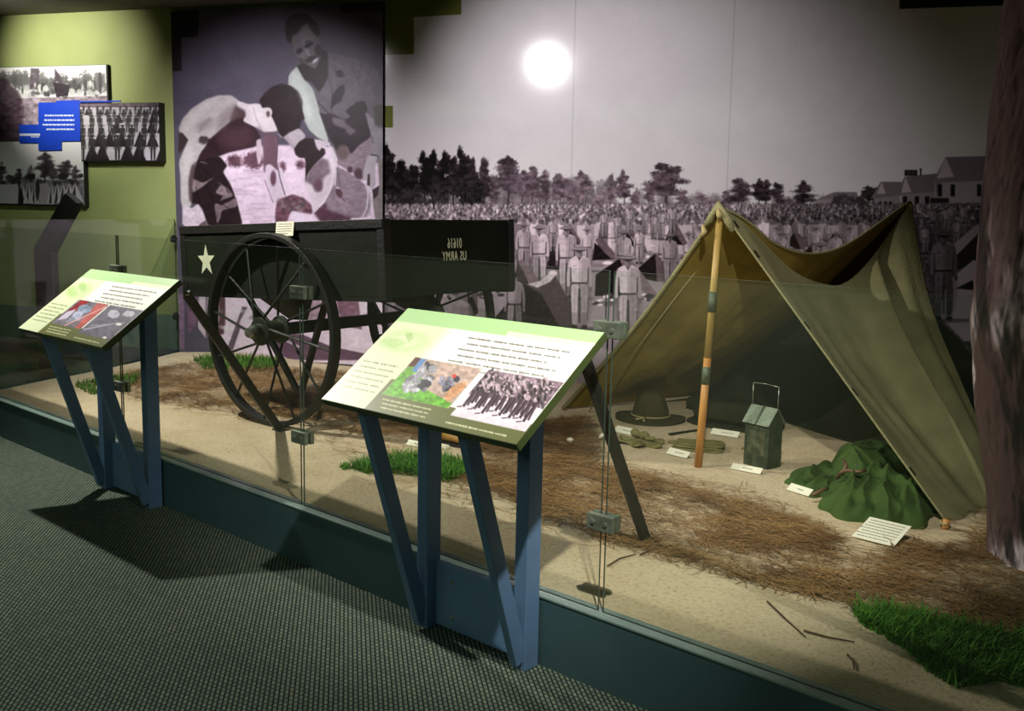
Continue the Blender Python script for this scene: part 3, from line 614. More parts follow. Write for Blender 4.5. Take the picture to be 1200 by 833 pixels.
    for q_ in ([(675, -14), (670, 190), (664, 420)], [(862, -14), (853, 190), (845, 420)]): cv.line(q_, .7, (.4, .38, .39), .35)
    cv.photo(1, .012); cv.a = np.clip((cv.a-.5)*1.22+.47, .07, .95)
    # corner squares of the sheet
    gw = (.40, .44, .20)
    cv.poly([(440, -20), (540.5, -20), (540.5, 17), (485, 20), (485, 63.5), (440, 64.5)], gw, soft=.2); cv.poly([(440, 124), (460.5, 124), (460.5, 149.5), (440, 149.5)], gw, soft=.2)
    cv.poly([(1054, -20), (1190, -20), (1190, 6), (1054, 10.5)], (.13, .12, .12), soft=.2)
    return cv

def left_mural():
    cv = Canvas(196, -6, 456, 424, 4, (.33, .31, .37)); cv.rnd = 1; r = random.Random(5)
    A = lambda pts: [(200+x/4.385, 80+y/4.385) for x, y in pts]
    B = lambda pts: [(310+x/5.55, y/5.55) for x, y in pts]
    C = lambda pts: [(310+x/5.95, 130+y/5.95) for x, y in pts]
    D = lambda pts: [(200+x/5, 330+y/5) for x, y in pts]
    lt = (.84, .81, .83); md = (.52, .47, .50); dk = (.20, .13, .155); vd = (.15, .10, .115); br = (.86, .80, .87)
    cv.poly([(250, 186), (262, 178), (300, 171), (330, 170), (400, 172), (456, 168), (456, 430), (250, 430)], (.90, .83, .90), soft=1.5, tex=.08)
    for x, y, a, b in ((275, 189, 9, 7), (297, 188, 11, 10), (331, 196, 4, 6), (352, 193, 5, 5)): cv.ell(x, y, a, b, (.40, .28, .33), soft=2, rag=.35, tex=.3)
    for i in range(26):
        y = 200+i*3; x = r.uniform(262, 300); cv.line([(x, y), (x+r.uniform(10, 28), y+r.uniform(-1, 1))], r.uniform(.8, 2), (.68, .60, .68), al=.5, soft=1)
    # bending man, body in shade then in light
    cv.poly(A([(330, 190), (400, 230), (370, 270), (430, 300), (462, 350), (440, 402), (300, 432), (250, 452), (180, 480), (100, 500), (110, 400), (190, 340), (290, 280)]), dk, soft=1, tex=.25)
    cv.poly(A([(250, 300), (420, 300), (440, 390), (300, 420), (240, 380)]), (.30, .20, .235), al=.7, soft=5)
    cv.poly(A([(40, 312), (60, 260), (110, 205), (180, 160), (245, 138), (310, 138), (350, 165), (330, 215), (310, 270), (255, 315), (200, 365), (160, 350), (90, 395), (55, 350)]), (.72, .70, .70), soft=1.2, tex=.06)
    cv.poly(A([(40, 330), (60, 330), (100, 380), (60, 420), (40, 440)]), (.24, .19, .2))
    cv.poly(A([(130, 300), (180, 280), (250, 250), (200, 320), (140, 330)]), (.60, .57, .58), al=.6, soft=3)
    cv.poly(A([(340, 165), (400, 185), (440, 180), (500, 195), (545, 290), (548, 325), (480, 330), (430, 300), (372, 272), (385, 230), (340, 205)]), lt, soft=.8, tex=.04)
    cv.poly(A([(330, 190), (380, 215), (385, 250), (340, 262), (300, 270)]), (.32, .25, .26), soft=2)
    cv.poly(A([(100, 490), (160, 470), (250, 450), (292, 500), (268, 532), (310, 600), (342, 690), (372, 812), (195, 812), (150, 700), (95, 690), (90, 560)]), vd, soft=.8, tex=.2)
    for p in ([(105, 562), (165, 590), (222, 560), (185, 590), (160, 612), (110, 642)], [(228, 640), (262, 590), (240, 585), (290, 612), (326, 655), (252, 682), (270, 655)], [(225, 690), (262, 705), (335, 665), (342, 712), (262, 730), (258, 760), (240, 800), (228, 730)], [(150, 482), (190, 490), (165, 480)]):
        cv.poly(A(p), (.50, .44, .46), soft=.8, tex=.3)
    cv.poly(A([(110, 330), (165, 340), (190, 385), (150, 440), (118, 520), (100, 600), (108, 700), (75, 740), (52, 690), (50, 560), (42, 480), (80, 390)]), (.74, .72, .73), soft=1, tex=.06)
    cv.poly(A([(105, 500), (130, 480), (110, 600), (110, 690), (95, 680), (90, 580)]), (.34, .27, .29), soft=1.5)
    cv.ell(*A([(168, 368)])[0], 5.5, 5, (.28, .24, .26), soft=1, rag=.3)
    cv.poly(A([(60, 690), (108, 720), (140, 695), (165, 730), (192, 815), (60, 815)]), (.82, .76, .82), soft=.8, tex=.12); cv.poly(A([(150, 800), (180, 780), (190, 815), (140, 815)]), (.4, .33, .35))
    cv.poly(A([(468, 345), (550, 350), (548, 480), (512, 520), (478, 536), (475, 430)]), (.44, .35, .40), soft=1); cv.poly(A([(440, 368), (466, 362), (468, 470), (450, 500), (440, 440)]), (.80, .74, .78), soft=.8)
    cv.poly(A([(484, 505), (520, 480), (580, 520), (585, 690), (560, 720), (530, 690), (500, 600)]), (.84, .79, .85), soft=1)
    cv.ell(*A([(527, 565)])[0], 3.4, 9, (.42, .30, .36), soft=.8); cv.line(C([(0, 480), (30, 560), (60, 640)]), .8, (.5, .4, .46)); cv.line(C([(95, 180), (85, 350), (110, 480), (145, 590)]), 1.1, (.36, .27, .33))
    cv.poly(C([(0, 150), (75, 150), (85, 350), (95, 420), (40, 370), (0, 372)]), (.42, .32, .37), soft=1)
    # standing man
    cv.poly([(366, 96), (376, 70), (384, 62), (398, 64), (428, 72), (445, 84), (449, 110), (449, 190), (400, 195), (388, 168), (375, 130)], (.40, .38, .41), soft=1, tex=.1)
    cv.poly([(348, 77), (338, 89), (338, 101), (352, 110), (356, 140), (362, 152), (372, 161), (386, 168), (376, 135), (367, 104), (360, 96)], (.72, .76, .74), soft=.8)
    cv.poly(B([(210, 430), (262, 400), (330, 440), (372, 320), (412, 340), (414, 500), (385, 560), (352, 602), (305, 532), (262, 525)]), (.15, .12, .13), soft=1)
    cv.poly(B([(170, 240), (200, 200), (270, 150), (312, 190), (352, 250), (372, 300), (362, 390), (330, 450), (292, 430), (235, 398), (200, 345)]), (.40, .38, .40), soft=1.2)
    cv.poly(B([(138, 140), (160, 105), (215, 85), (280, 92), (335, 140), (368, 215), (348, 242), (312, 205), (282, 148), (245, 170), (215, 215), (180, 235), (175, 280), (150, 272), (132, 210)]), (.17, .14, .16), soft=1, tex=.3)
    cv.ell(*B([(288, 292)])[0], 5.5, 2.6, (.14, .12, .14), rot=-.5); cv.ell(*B([(228, 335)])[0], 4.2, 2.4, (.14, .12, .14), rot=-.5); cv.poly(B([(262, 320), (285, 315), (300, 370), (272, 372)]), (.5, .48, .5), soft=1)
    cv.ell(*B([(300, 385)])[0], 7, 2.8, (.2, .17, .18), rot=-.5); cv.ell(*B([(330, 395)])[0], 4.4, 1.8, (.74, .72, .74), rot=-.7); cv.ell(*B([(245, 390)])[0], 4, 3, (.26, .22, .23)); cv.ell(*B([(350, 330)])[0], 4, 7, (.18, .15, .16), soft=1.4)
    cv.line(B([(345, 660), (390, 710), (432, 755)]), 1.3, (.22, .19, .2)); cv.line(B([(412, 470), (440, 600), (435, 740)]), 1, (.26, .24, .26))
    cv.ell(*B([(492, 482)])[0], 5.5, 4, (.13, .11, .12), rot=.6, rag=.2); cv.poly(B([(432, 700), (440, 620), (480, 565), (520, 548), (522, 600), (495, 662), (455, 682), (438, 705)]), (.14, .12, .13), soft=.8)
    cv.poly(B([(525, 722), (600, 662), (650, 655), (668, 700), (660, 833), (560, 833), (500, 800), (560, 760)]), (.14, .12, .13), soft=.8)
    cv.poly(C([(378, 0), (400, 20), (470, 20), (560, 60), (640, 40), (700, 0), (740, 80), (735, 190), (660, 240), (600, 305), (570, 240), (520, 300), (470, 220), (450, 190)]), (.17, .13, .15), soft=1, tex=.2)
    cv.poly(C([(470, 40), (560, 60), (575, 130), (520, 110), (480, 90)]), (.44, .40, .43), soft=1.5); cv.poly(C([(560, 80), (640, 140), (600, 170), (570, 150)]), (.4, .36, .39), soft=1)
    cv.poly(C([(510, 300), (570, 240), (600, 305), (660, 240), (745, 180), (760, 300), (700, 400), (690, 490), (610, 430), (560, 400), (505, 370)]), (.56, .50, .54), soft=1, tex=.15)
    cv.ell(*C([(545, 290)])[0], 7, 9, (.40, .34, .34), soft=2); cv.ell(*C([(655, 440)])[0], 5, 7, (.30, .22, .25), soft=1.5); cv.ell(*C([(595, 410)])[0], 3, 4, (.3, .22, .25), soft=1)
    cv.poly(C([(700, 0), (760, 60), (770, 110), (833, 120), (833, 320), (740, 310), (760, 200), (725, 110)]), (.56, .54, .56), soft=1, tex=.1); cv.poly([(437, 124), (449, 122), (449, 148), (440, 146)], (.28, .30, .26), soft=1)
    cv.poly(C([(720, 310), (790, 315), (770, 400), (775, 520), (750, 550), (720, 520), (710, 480), (690, 490), (685, 440), (700, 380)]), (.70, .67, .70), soft=.8); cv.poly(C([(720, 440), (735, 440), (735, 520), (715, 520)]), (.24, .18, .2))
    cv.line(C([(740, 305), (790, 312)]), 1.2, (.2, .17, .18)); cv.poly(C([(790, 330), (833, 320), (833, 760), (770, 760), (750, 600), (800, 540)]), (.50, .47, .47), soft=1, tex=.1); cv.poly(C([(750, 550), (800, 520), (790, 590), (760, 615)]), (.2, .15, .17))
    # pail
    cv.poly(C([(500, 385), (560, 410), (690, 500), (740, 600), (740, 740), (400, 760), (340, 700), (420, 640), (480, 520)]), (.56, .50, .55), soft=1, tex=.18)
    cv.poly(C([(340, 705), (430, 640), (440, 690), (600, 740), (600, 790), (400, 790)]), (.34, .22, .28), soft=2, tex=.2)
    cv.poly(C([(280, 490), (320, 380), (400, 320), (450, 340), (475, 420), (460, 520), (420, 600), (345, 705), (335, 640), (280, 520)]), (.84, .80, .84), soft=1)
    cv.poly(C([(285, 490), (325, 380), (400, 325), (445, 345), (460, 430), (410, 470), (400, 555), (360, 560), (335, 520)]), (.48, .42, .46), soft=2, tex=.2); cv.ell(*C([(372, 520)])[0], 5, 7, (.40, .29, .33), soft=2)
    arc = lambda pts, w, c: cv.line(C(pts), w, c)
    arc([(405, 318), (450, 330), (475, 380), (478, 460), (455, 560), (410, 640), (345, 706)], 1.5, (.88, .87, .88)); arc([(400, 240), (460, 280), (490, 340), (497, 420), (490, 520)], 1.8, (.84, .83, .84)); arc([(380, 205), (440, 225), (485, 290), (495, 360)], 1.6, (.80, .78, .80))
    arc([(505, 395), (520, 480), (528, 550)], 1.4, (.42, .38, .40)); arc([(708, 500), (722, 600), (712, 680), (680, 745)], 1.8, (.80, .78, .82)); arc([(730, 540), (748, 620), (735, 700), (712, 745)], 1.4, (.76, .74, .78))
    cv.ell(*C([(520, 572)])[0], 3.4, 6, (.34, .24, .28), rot=-.4); arc([(500, 535), (525, 540)], 1.5, (.85, .83, .85)); arc([(530, 590), (560, 632)], 1.2, (.40, .3, .34))
    # head and arms at the pail
    cv.poly(A([(455, 165), (480, 130), (520, 95), (570, 78), (620, 90), (660, 120), (680, 170), (676, 215), (690, 260), (672, 270), (660, 320), (610, 325), (578, 362), (555, 325), (520, 250), (500, 200), (470, 205)]), vd, soft=.8, tex=.35)
    cv.ell(*A([(502, 226)])[0], 4.6, 5.6, (.80, .77, .78)); cv.ell(*A([(500, 236)])[0], 2.2, 3.6, (.3, .22, .24))
    cv.poly(C([(80, 150), (120, 190), (160, 160), (240, 120), (280, 165), (225, 270), (200, 270), (150, 200)]), (.66, .62, .65), soft=1); cv.poly(C([(160, 160), (240, 120), (290, 175), (235, 250), (215, 260)]), (.72, .69, .72), soft=.8)
    cv.poly(C([(205, 265), (240, 215), (280, 190), (340, 190), (360, 250), (420, 262), (425, 300), (340, 380), (300, 440), (285, 500), (285, 330), (240, 325), (215, 305)]), vd, soft=.8, tex=.2)
    cv.poly(C([(345, 195), (400, 205), (455, 220), (460, 240), (400, 250), (385, 280), (365, 260)]), (.80, .76, .80), soft=.7)
    cv.poly(C([(75, 690), (90, 620), (140, 600), (200, 580), (280, 610), (330, 660), (335, 720), (240, 710), (190, 690), (150, 790), (75, 790)]), (.42, .29, .34), soft=1, tex=.5)
    for i in range(24): cv.ell(*C([(r.uniform(90, 320), r.uniform(605, 690))])[0], r.uniform(1.5, 3.5), r.uniform(1, 2), (r.choice((.58, .3)),)*3, al=.5, soft=1, rot=r.random()*3)
    cv.ell(*C([(235, 740)])[0], 9, 6, (.93, .88, .95), soft=2)
    # finer shading of the two men
    sh = lambda f, pts, col, al, so: cv.poly(f(pts), col, al, so)
    sh(A, [(110, 215), (190, 165), (240, 160), (180, 220), (110, 290), (80, 330), (62, 300)], (.80, .79, .79), .6, 3); sh(A, [(255, 230), (330, 180), (335, 240), (280, 300), (235, 320)], (.46, .42, .43), .6, 4)
    sh(A, [(140, 290), (200, 250), (215, 262), (150, 330)], (.50, .47, .48), .6, 2); sh(A, [(390, 190), (470, 205), (520, 270), (500, 300), (440, 270)], (.90, .87, .88), .5, 3); cv.line(A([(425, 200), (440, 260), (470, 320)]), 1, (.60, .55, .57), .6, 1)
    sh(A, [(70, 420), (110, 390), (120, 450), (85, 540), (70, 560)], (.82, .80, .81), .6, 3); sh(A, [(445, 300), (480, 330), (540, 330), (535, 350), (470, 348)], (.40, .32, .34), .7, 2)
    for (a_, b_) in (((150, 500), (210, 560)), ((180, 600), (230, 700)), ((250, 560), (300, 640)), ((130, 610), (150, 690)), ((270, 700), (330, 740))): cv.line(A([a_, b_]), 1.2, (.08, .05, .06), .7, .8)
    for (a_, b_) in (((450, 360), (470, 520)), ((560, 420), (620, 560)), ((640, 380), (610, 520)), ((600, 360), (640, 440)), ((690, 450), (640, 600))): cv.line(B([a_, b_]), 1.6, (.30, .28, .31), .7, 1.2)
    for (a_, b_) in (((430, 400), (520, 440)), ((600, 430), (690, 520)), ((680, 560), (700, 640)), ((460, 520), (520, 500))): cv.line(B([a_, b_]), 2, (.52, .50, .53), .5, 1.5)
    sh(B, [(225, 235), (262, 175), (300, 200), (330, 250), (300, 270), (240, 290)], (.50, .48, .50), .7, 2); sh(B, [(230, 350), (262, 330), (262, 390), (245, 400)], (.48, .46, .48), .6, 1.2); cv.line(B([(270, 360), (280, 372), (300, 368)]), .8, (.2, .17, .18))
    cv.line(B([(262, 276), (300, 262)]), 1.2, (.1, .08, .1)); cv.line(B([(205, 325), (240, 312)]), 1.2, (.1, .08, .1)); cv.line(B([(318, 398), (342, 382)]), .9, (.86, .84, .86))
    sh(B, [(175, 460), (215, 470), (280, 600), (320, 760), (290, 800), (220, 600), (170, 540)], (.82, .86, .84), .6, 3)
    # lower part behind the wagon
    cv.poly(D([(0, 70), (80, 70), (80, 400), (0, 400)]), (.50, .40, .50), tex=.2); cv.poly(D([(110, 80), (165, 80), (150, 260), (105, 300), (95, 180)]), (.48, .36, .46), soft=2, tex=.2); cv.poly(D([(165, 80), (205, 80), (205, 330), (160, 270)]), (.78, .72, .78), tex=.1)
    cv.poly(D([(280, 80), (320, 80), (320, 250), (310, 310), (270, 310), (258, 250), (285, 230)]), (.34, .22, .26), soft=1); cv.poly(D([(205, 80), (280, 80), (285, 230), (250, 270), (210, 250)]), (.56, .50, .54), soft=1.5, tex=.2)
    cv.poly(D([(420, 145), (450, 150), (365, 400), (325, 410)]), (.40, .34, .40)); cv.poly(D([(450, 150), (520, 175), (530, 215), (440, 235), (420, 300), (400, 240)]), (.88, .82, .88), soft=1)
    for i in range(14): cv.ell(*D([(r.uniform(250, 520), r.uniform(170, 370))])[0], r.uniform(2, 9), r.uniform(1, 3), (r.choice((.45, .88, .88)),)*3, al=.6, soft=1, rot=r.uniform(-.6, .2))
    cv.poly(D([(750, 300), (940, 380), (1230, 440), (1230, 460), (700, 460), (600, 400), (560, 350)]), (.40, .30, .38), tex=.15); cv.line(D([(620, 320), (760, 385)]), 2, (.82, .78, .82)); cv.poly(D([(775, 80), (905, 110), (920, 230), (790, 240), (800, 160)]), (.66, .56, .62), tex=.25); cv.poly(D([(970, 100), (1100, 110), (1120, 280), (1000, 260)]), (.52, .38, .45), tex=.25)
    cv.rnd = 0; cv.photo(4, .05)
    # corner squares of the sheet
    sq = (.17, .14, .165)
    cv.poly([(196, -10), (232.5, -10), (232.5, 43), (212.3, 44), (213, 83), (196, 84)], sq, soft=.2); cv.poly([(399, -10), (456, -10), (456, 12.5), (399, 15)], sq, soft=.2)
    return cv

def mural(name_label, cv, s0, s1, z0, z1, off, th, nu, nv, mt='mural'):
    t = empty('photo_mural', wl((s0+s1)/2, z0, off), name_label, 'mural')
    m = MB(); m.frame(wl(s0, z0, off-th), WD*(s1-s0), WN*(th-.002), (0, 0, z1-z0)); m.build('backing_board', M['black_board'], t)
    print_sheet('printed_face', wl(s0, z0, off), WD*(s1-s0), (0, 0, z1-z0), nu, nv, cv, M[mt], t); return t
sL0, sL1 = ws(205, 200, .035)[0], ws(448.5, 150, .035)[0]
sB1 = ws(1185, 300, .012)[0]
mural('tall mural of a bending man and a smiling man at a pail, behind the wagon', left_mural(), sL0, sL1, .28, 3.165, .035, .034, 440, 640, 'photo')
sB0 = max(ws(447.5, 150, .012)[0], sL1+.004)
cvB = big_mural()
mural('wide mural of ranks of soldiers, tents and pine trees behind the display tent', cvB, sB0+.0, sB1, .26, 3.19, .012, .011, 1300, 700)

# framed photographs on the green wall
def wall_photo(px0, py0, px1, py1, k, draw, label, off=.05):
    cv = Canvas(px0-3, py0-4, px1+3, py1+4, 5, (.86, .85, .86)); draw(cv)
    a = wpx(px1, py1, off); s0, z1 = ws(px0, (py0+py1)/2, off)[0], ws(px1, py0, off)[1]; s1, z0 = ws(px1, (py0+py1)/2, off)[0], ws(px1, py1, off)[1]
    t = empty('wall_photograph', wl((s0+s1)/2, z0, off), label, 'photograph', 'mounted photographs on the green wall')
    m = MB(); m.frame(wl(s0-.008, z0-.012, .001), WD*(s1-s0+.02), WN*(off-.003), (0, 0, z1-z0+.016)); m.build('mount', M['black_board'], t)
    print_sheet('printed_face', wl(s0, z0, off), WD*(s1-s0), (0, 0, z1-z0), int((px1-px0)*2.2), int((py1-py0)*2.2), cv, M['photo'], t)
def dp1(cv):
    r = random.Random(1); cv.poly([(-70, 118), (130, 112), (130, 170), (-70, 170)], (.56, .50, .54), tex=.5)
    for i in range(90): x = r.uniform(-60, 124); cv.ell(x, r.uniform(92, 104)-(x < 40)*4, r.uniform(3, 8), r.uniform(3, 9), (.30+r.random()*.15,)*3, al=.8, soft=1, rag=.6, seed=i)
    cv.poly([(36, 80), (46, 80), (46, 105), (34, 105)], (.36, .33, .36), soft=1, tex=.4); cv.poly([(64, 80), (70, 88), (76, 104), (64, 106)], (.30, .26, .30), soft=1)
    for i in range(60): cv.ell(r.uniform(24, 120), r.uniform(98, 112), r.uniform(1, 4), r.uniform(2, 5), (r.choice((.22, .3, .7, .8)),)*3, al=.8, soft=.6)
    cv.poly([(-70, 90), (6, 92), (22, 108), (30, 125), (24, 165), (-70, 170)], (.26, .20, .24), al=.85, soft=2, tex=.5); cv.ell(38, 130, 12, 20, (.62, .57, .62), al=.6, soft=4, tex=.5)
    cv.poly([(62, 96), (82, 100), (80, 112), (66, 114)], (.2, .17, .2), tex=.4); cv.ell(117, 87, 1.8, 2, (.25, .22, .24)); cv.poly([(115, 89), (119.5, 89), (120, 100), (118.5, 108), (116, 108)], (.25, .22, .24))
def dp2(cv):
    r = random.Random(2); cv.poly([(90, 117), (192, 117), (192, 127), (90, 129)], (.42, .36, .4), tex=.4); cv.poly([(90, 126), (192, 126), (192, 192), (90, 192)], (.76, .73, .77), tex=.08)
    for row, y in enumerate((134, 143, 155, 171, 188)):
        h = 10+row*5.0
        for i in range(11-row): 
            x = 96+i*(96/(11-row))+r.uniform(-2, 2); fig(cv, x, y, h, r, hi=.22, lo=.1, dk=.12, face=.3, detail=False)
            if r.random() < .6: cv.poly([(x+h*.1, y+1), (x+h*.38, y-h*.7), (x+h*.7, y+1)], (.17, .13, .15))
def dp3(cv):
    r = random.Random(3); cv.poly([(-70, 212), (102, 210), (102, 250), (-70, 250)], (.50, .47, .50), tex=.3)
    for x, top, w, g in ((53, 178, 22, .2), (78, 185, 18, .24), (22, 195, 8, .3), (62, 192, 10, .26), (88, 192, 9, .3), (36, 192, 8, .5), (2, 190, 12, .26), (-20, 190, 20, .3), (-45, 185, 20, .3)): pine(cv, x, top, 214, w, g, r)
    for i in range(50): cv.ell(r.uniform(-60, 98), r.uniform(205, 215), r.uniform(2, 6), r.uniform(2, 4), (r.choice((.16, .2, .3)),)*3, al=.85, soft=.7, rag=.4, seed=i)
    cv.poly([(46, 215), (56, 214), (64, 240), (38, 240)], (.66, .62, .66), soft=1)
    for i in range(5):
        for q in (-1, 1): x = 50+q*(10+i*7); w = 5+i*1.5; cv.poly([(x-w, 238), (x, 214), (x+w, 238)], (.78, .75, .78)); cv.poly([(x-w*.5, 238), (x, 216), (x+w*.1, 238)], (.22, .19, .22))
    cv.poly([(-70, 216), (20, 216), (22, 240), (-70, 240)], (.72, .70, .73)); cv.poly([(22, 214), (28, 232), (27, 240), (21, 240)], (.16, .14, .16)); cv.ell(44, 222, 2.5, 12, (.24, .2, .24), rag=.3)
wall_photo(-66, 76, 125.5, 165, 1, dp1, 'large mounted photograph of a camp clearing, top one of three on the green wall', .035)
wall_photo(-66, 166, 98, 240.5, 3, dp3, 'mounted photograph of a tent street with pines, lowest of three on the green wall', .045)
wall_photo(95, 120.5, 186.5, 188, 2, dp2, 'small mounted photograph of soldiers drilling, rightmost of three on the green wall', .07)
tb = empty('wall_text_board', wpx(70, 150, .06), 'stepped bright blue text panel between the mounted photographs', 'text panel')
ol = [(45, 120), (66, 120), (66, 118), (92, 117), (92, 118.3), (141, 117.6), (141, 119.4), (94.3, 120), (94, 165), (71.5, 165.5), (71.5, 176), (45, 176.5), (45, 167.5), (22.5, 167.5), (22.5, 146), (45, 146)]
M['blue'] = mat('bright_blue_panel', rgb(20, 66, 196), .5, rgb(18, 60, 188), spec=.3); M['pwhite'] = mat('panel_lettering', rgb(214, 222, 245), .6)
m = MB(); m.prism([wpx(x, y, .058) for x, y in ol][::-1], -WN*.011); m.build('panel', M['blue'], tb)
rr = random.Random(4)
for i, (a, b) in enumerate(((52.5, 86), (52, 87), (50, 87), (54.5, 87))):
    x = a; m = MB()
    y = 135.3+i*5.4
    while x < b:
        w = rr.uniform(1.5, 4.5); 
        m.frame(wpx(x, y+.9, .060), wpx(min(x+w, b), y+.9, .060)-wpx(x, y+.9, .060), wpx(x, y-.9, .060)-wpx(x, y+.9, .060), -WN*.002); x += w+.7
    m.build('text_line', M['pwhite'], tb)
m = MB(); m.frame(wpx(22.8, 159.2, .060), wpx(46.8, 159.2, .060)-wpx(22.8, 159.2, .060), wpx(22.8, 156.5, .060)-wpx(22.8, 159.2, .060), -WN*.002); m.build('credit_bar', M['pwhite'], tb)
m = MB(); m.frame(wpx(36, 161, .060), wpx(46, 161, .060)-wpx(36, 161, .060), wpx(36, 160, .060)-wpx(36, 161, .060), -WN*.002)
m.build('text_line', M['pwhite'], tb)
# bent dark stand beyond the end glass
t = empty('bent_stand', (-8.74, 3.62, 0), 'dark bent stand with a tilted top in front of the green wall, left end', 'stand')
q = lambda x, y: on_y(x, y, 3.62)
b0, b1, t0, t1 = q(39, 290), q(59.5, 296), q(76, 226), q(90, 238)
f0 = vec(b0[0], 3.62, 0); f1 = vec(b1[0], 3.62, 0)
m = MB(); m.prism([f0, f1, b1, b0], (0.0, .06, 0)); m.build('post', M['black'], t, bevel=.004)
m = MB(); m.prism([b0, b1, t1, t0], (0.0, .06, 0)); m.build('tilted_top', M['black'], t, bevel=.004)
m = MB(); m.box((f0[0]-.1, 3.55, 0), (f1[0]+.1, 3.75, .015)); m.build('base_plate', M['black'], t)
# ---------------------------------------------------------------- wagon
a_t, phi = .051, .089
ca = vec(math.cos(phi)*math.cos(a_t), math.sin(phi)*math.cos(a_t), math.sin(a_t)); cw = vec(-math.sin(phi), math.cos(phi), 0); cu = np.cross(ca, cw)
CO = vec(-4.294, 3.60, 1.52); CL, CW, CH = 1.861, 1.15, .431
def cp(a, w, u): return CO-ca*a+cw*w+cu*u              # a from the near right corner leftwards, w backwards, u up from the rim
wag = empty('hand_wagon', (-5.2, 4.1, .26), 'dark olive two-wheeled wagon with a white star on its side', 'wagon')
m = MB(); B = .025
m.frame(cp(0, 0, -CH), -ca*CL, cw*B, cu*CH); m.build('side_board', M['cart'], wag, bevel=.004)
m = MB(); m.frame(cp(0, CW-B, -CH), -ca*CL, cw*B, cu*CH); m.build('side_board', M['cart'], wag, bevel=.004)
m = MB(); m.frame(cp(0, B, -CH), -ca*B, cw*(CW-2*B), cu*CH); m.build('end_board', M['cart'], wag, bevel=.004)
m = MB(); m.frame(cp(CL-B, B, -CH), -ca*B, cw*(CW-2*B), cu*CH); m.build('end_board', M['cart'], wag, bevel=.004)
m = MB(); m.frame(cp(B, B, -CH+.0), -ca*(CL-2*B), cw*(CW-2*B), cu*.03); m.build('floor_board', M['cart'], wag)
for a_, w_ in ((-.006, -.006), (-.006, CW-.05), (CL-.05, -.006), (CL-.05, CW-.05)):
    m = MB(); m.frame(cp(a_, w_, -CH-.01), -ca*.056, cw*.056, cu*(CH+.016)); m.build('corner_iron', M['cart_iron'], wag, bevel=.003)
m = MB(); m.frame(cp(0, -.012, -.045), -ca*CL, cw*.012, cu*.05); m.build('rim_strip', M['cart_iron'], wag, bevel=.002)
m = MB(); m.frame(cp(.0, .0, -CH-.02), -ca*CL, cw*.05, cu*.03); m.build('bottom_rail', M['cart_iron'], wag)
m = MB(); m.frame(cp(.0, CW-.05, -CH-.02), -ca*CL, cw*.05, cu*.03); m.build('bottom_rail', M['cart_iron'], wag)
# star and lettering (as it stands in the photo, mirrored)
def on_near(x, y, off=.002): return on_plane(x, y, CO-cw*off, -cw)
sc = on_near(241.5, 305.5, .004); m = MB(); R_ = .092
m.prism([sc+(ca*math.sin(k*PI/5)+cu*math.cos(k*PI/5)*1.12)*(R_ if k % 2 == 0 else R_*.40) for k in range(10)][::-1], cw*.003); o = m.build('star', M['white'], wag); o['label'] = 'white five-pointed star'
def stencil(name, txt, x, y, h, right, up, nrm, P0, parent, wid=None):
    c = bpy.data.curves.new(name, 'FONT'); c.body = txt; c.align_x = 'CENTER'; c.align_y = 'CENTER'; c.size = h; c.extrude = .001; c.space_character = 1.15; c.resolution_u = 3
    ob = bpy.data.objects.new(name, c); COL.objects.link(ob); dg = bpy.context.evaluated_depsgraph_get(); me = bpy.data.meshes.new_from_object(ob.evaluated_get(dg)); bpy.data.objects.remove(ob)
    xs = [v.co.x for v in me.vertices]; k = (wid/(max(xs)-min(xs))) if wid else 1
    p = on_plane(x, y, P0, nrm); off = WORLD[parent.name]
    for v in me.vertices: v.co = Vector(tuple(p-right*(v.co.x*k)+up*v.co.y+nrm*(v.co.z+.002)-off))      # mirrored left to right
    me.name = name; me.materials.clear(); return link(name, me, M['white'], parent)
stencil('stencil_number', '01616', 532.5, 285.5, .085, cw, cu, ca, CO, wag, .125)
stencil('stencil_letters', 'US ARMY', 532.5, 300.5, .078, cw, cu, ca, CO, wag, .215)
# wheels
WR = .585
def make_wheel(c):
    r0, r1 = WR-.032, WR; hw = .032
    m = MB(); m.lathe([(r0, -hw), (r1, -hw), (r1, hw), (r0, hw)], c, cw, 72, closed=True); rim = m.build('wheel_rim', M['cart_iron'], wag, bevel=.004)
    m = MB(); m.lathe([(0, -.15), (.035, -.15), (.045, -.13), (.045, -.09), (.085, -.085), (.085, -.065), (.06, -.06), (.06, .06), (.085, .065), (.085, .085), (.05, .09), (0, .09)], c, cw, 32); hub = m.build('wheel_hub', M['cart_light'], wag, smooth=False, bevel=.003)
    m = MB(); m.lathe([(0, -.172), (.028, -.17), (.034, -.15), (.03, -.148), (0, -.148)], c, cw, 20); m.build('hub_cap', M['steel'], hub)
    for k in range(12):
        th = 2*PI*(k+.35)/12; s = .075 if k % 2 else -.075; d = -ca*math.cos(th)+cu*math.sin(th); e = -ca*math.sin(th)-cu*math.cos(th)
        m = MB(); m.tube([c+cw*s+d*.07+e*.03, c+d*(r0+.004)], .0085, 6); m.build('spoke', M['cart_iron'], wag)
wc = on_y(317, 384, 3.47); wc[2] = .26+WR-.008
make_wheel(wc); wf = wc+cw*(CW+.25)+vec(0, 0, .005); make_wheel(wf)
m = MB(); m.bar(wc+cw*.08, wf-cw*.08, .06, .07); m.build('axle', M['cart_iron'], wag, bevel=.004)
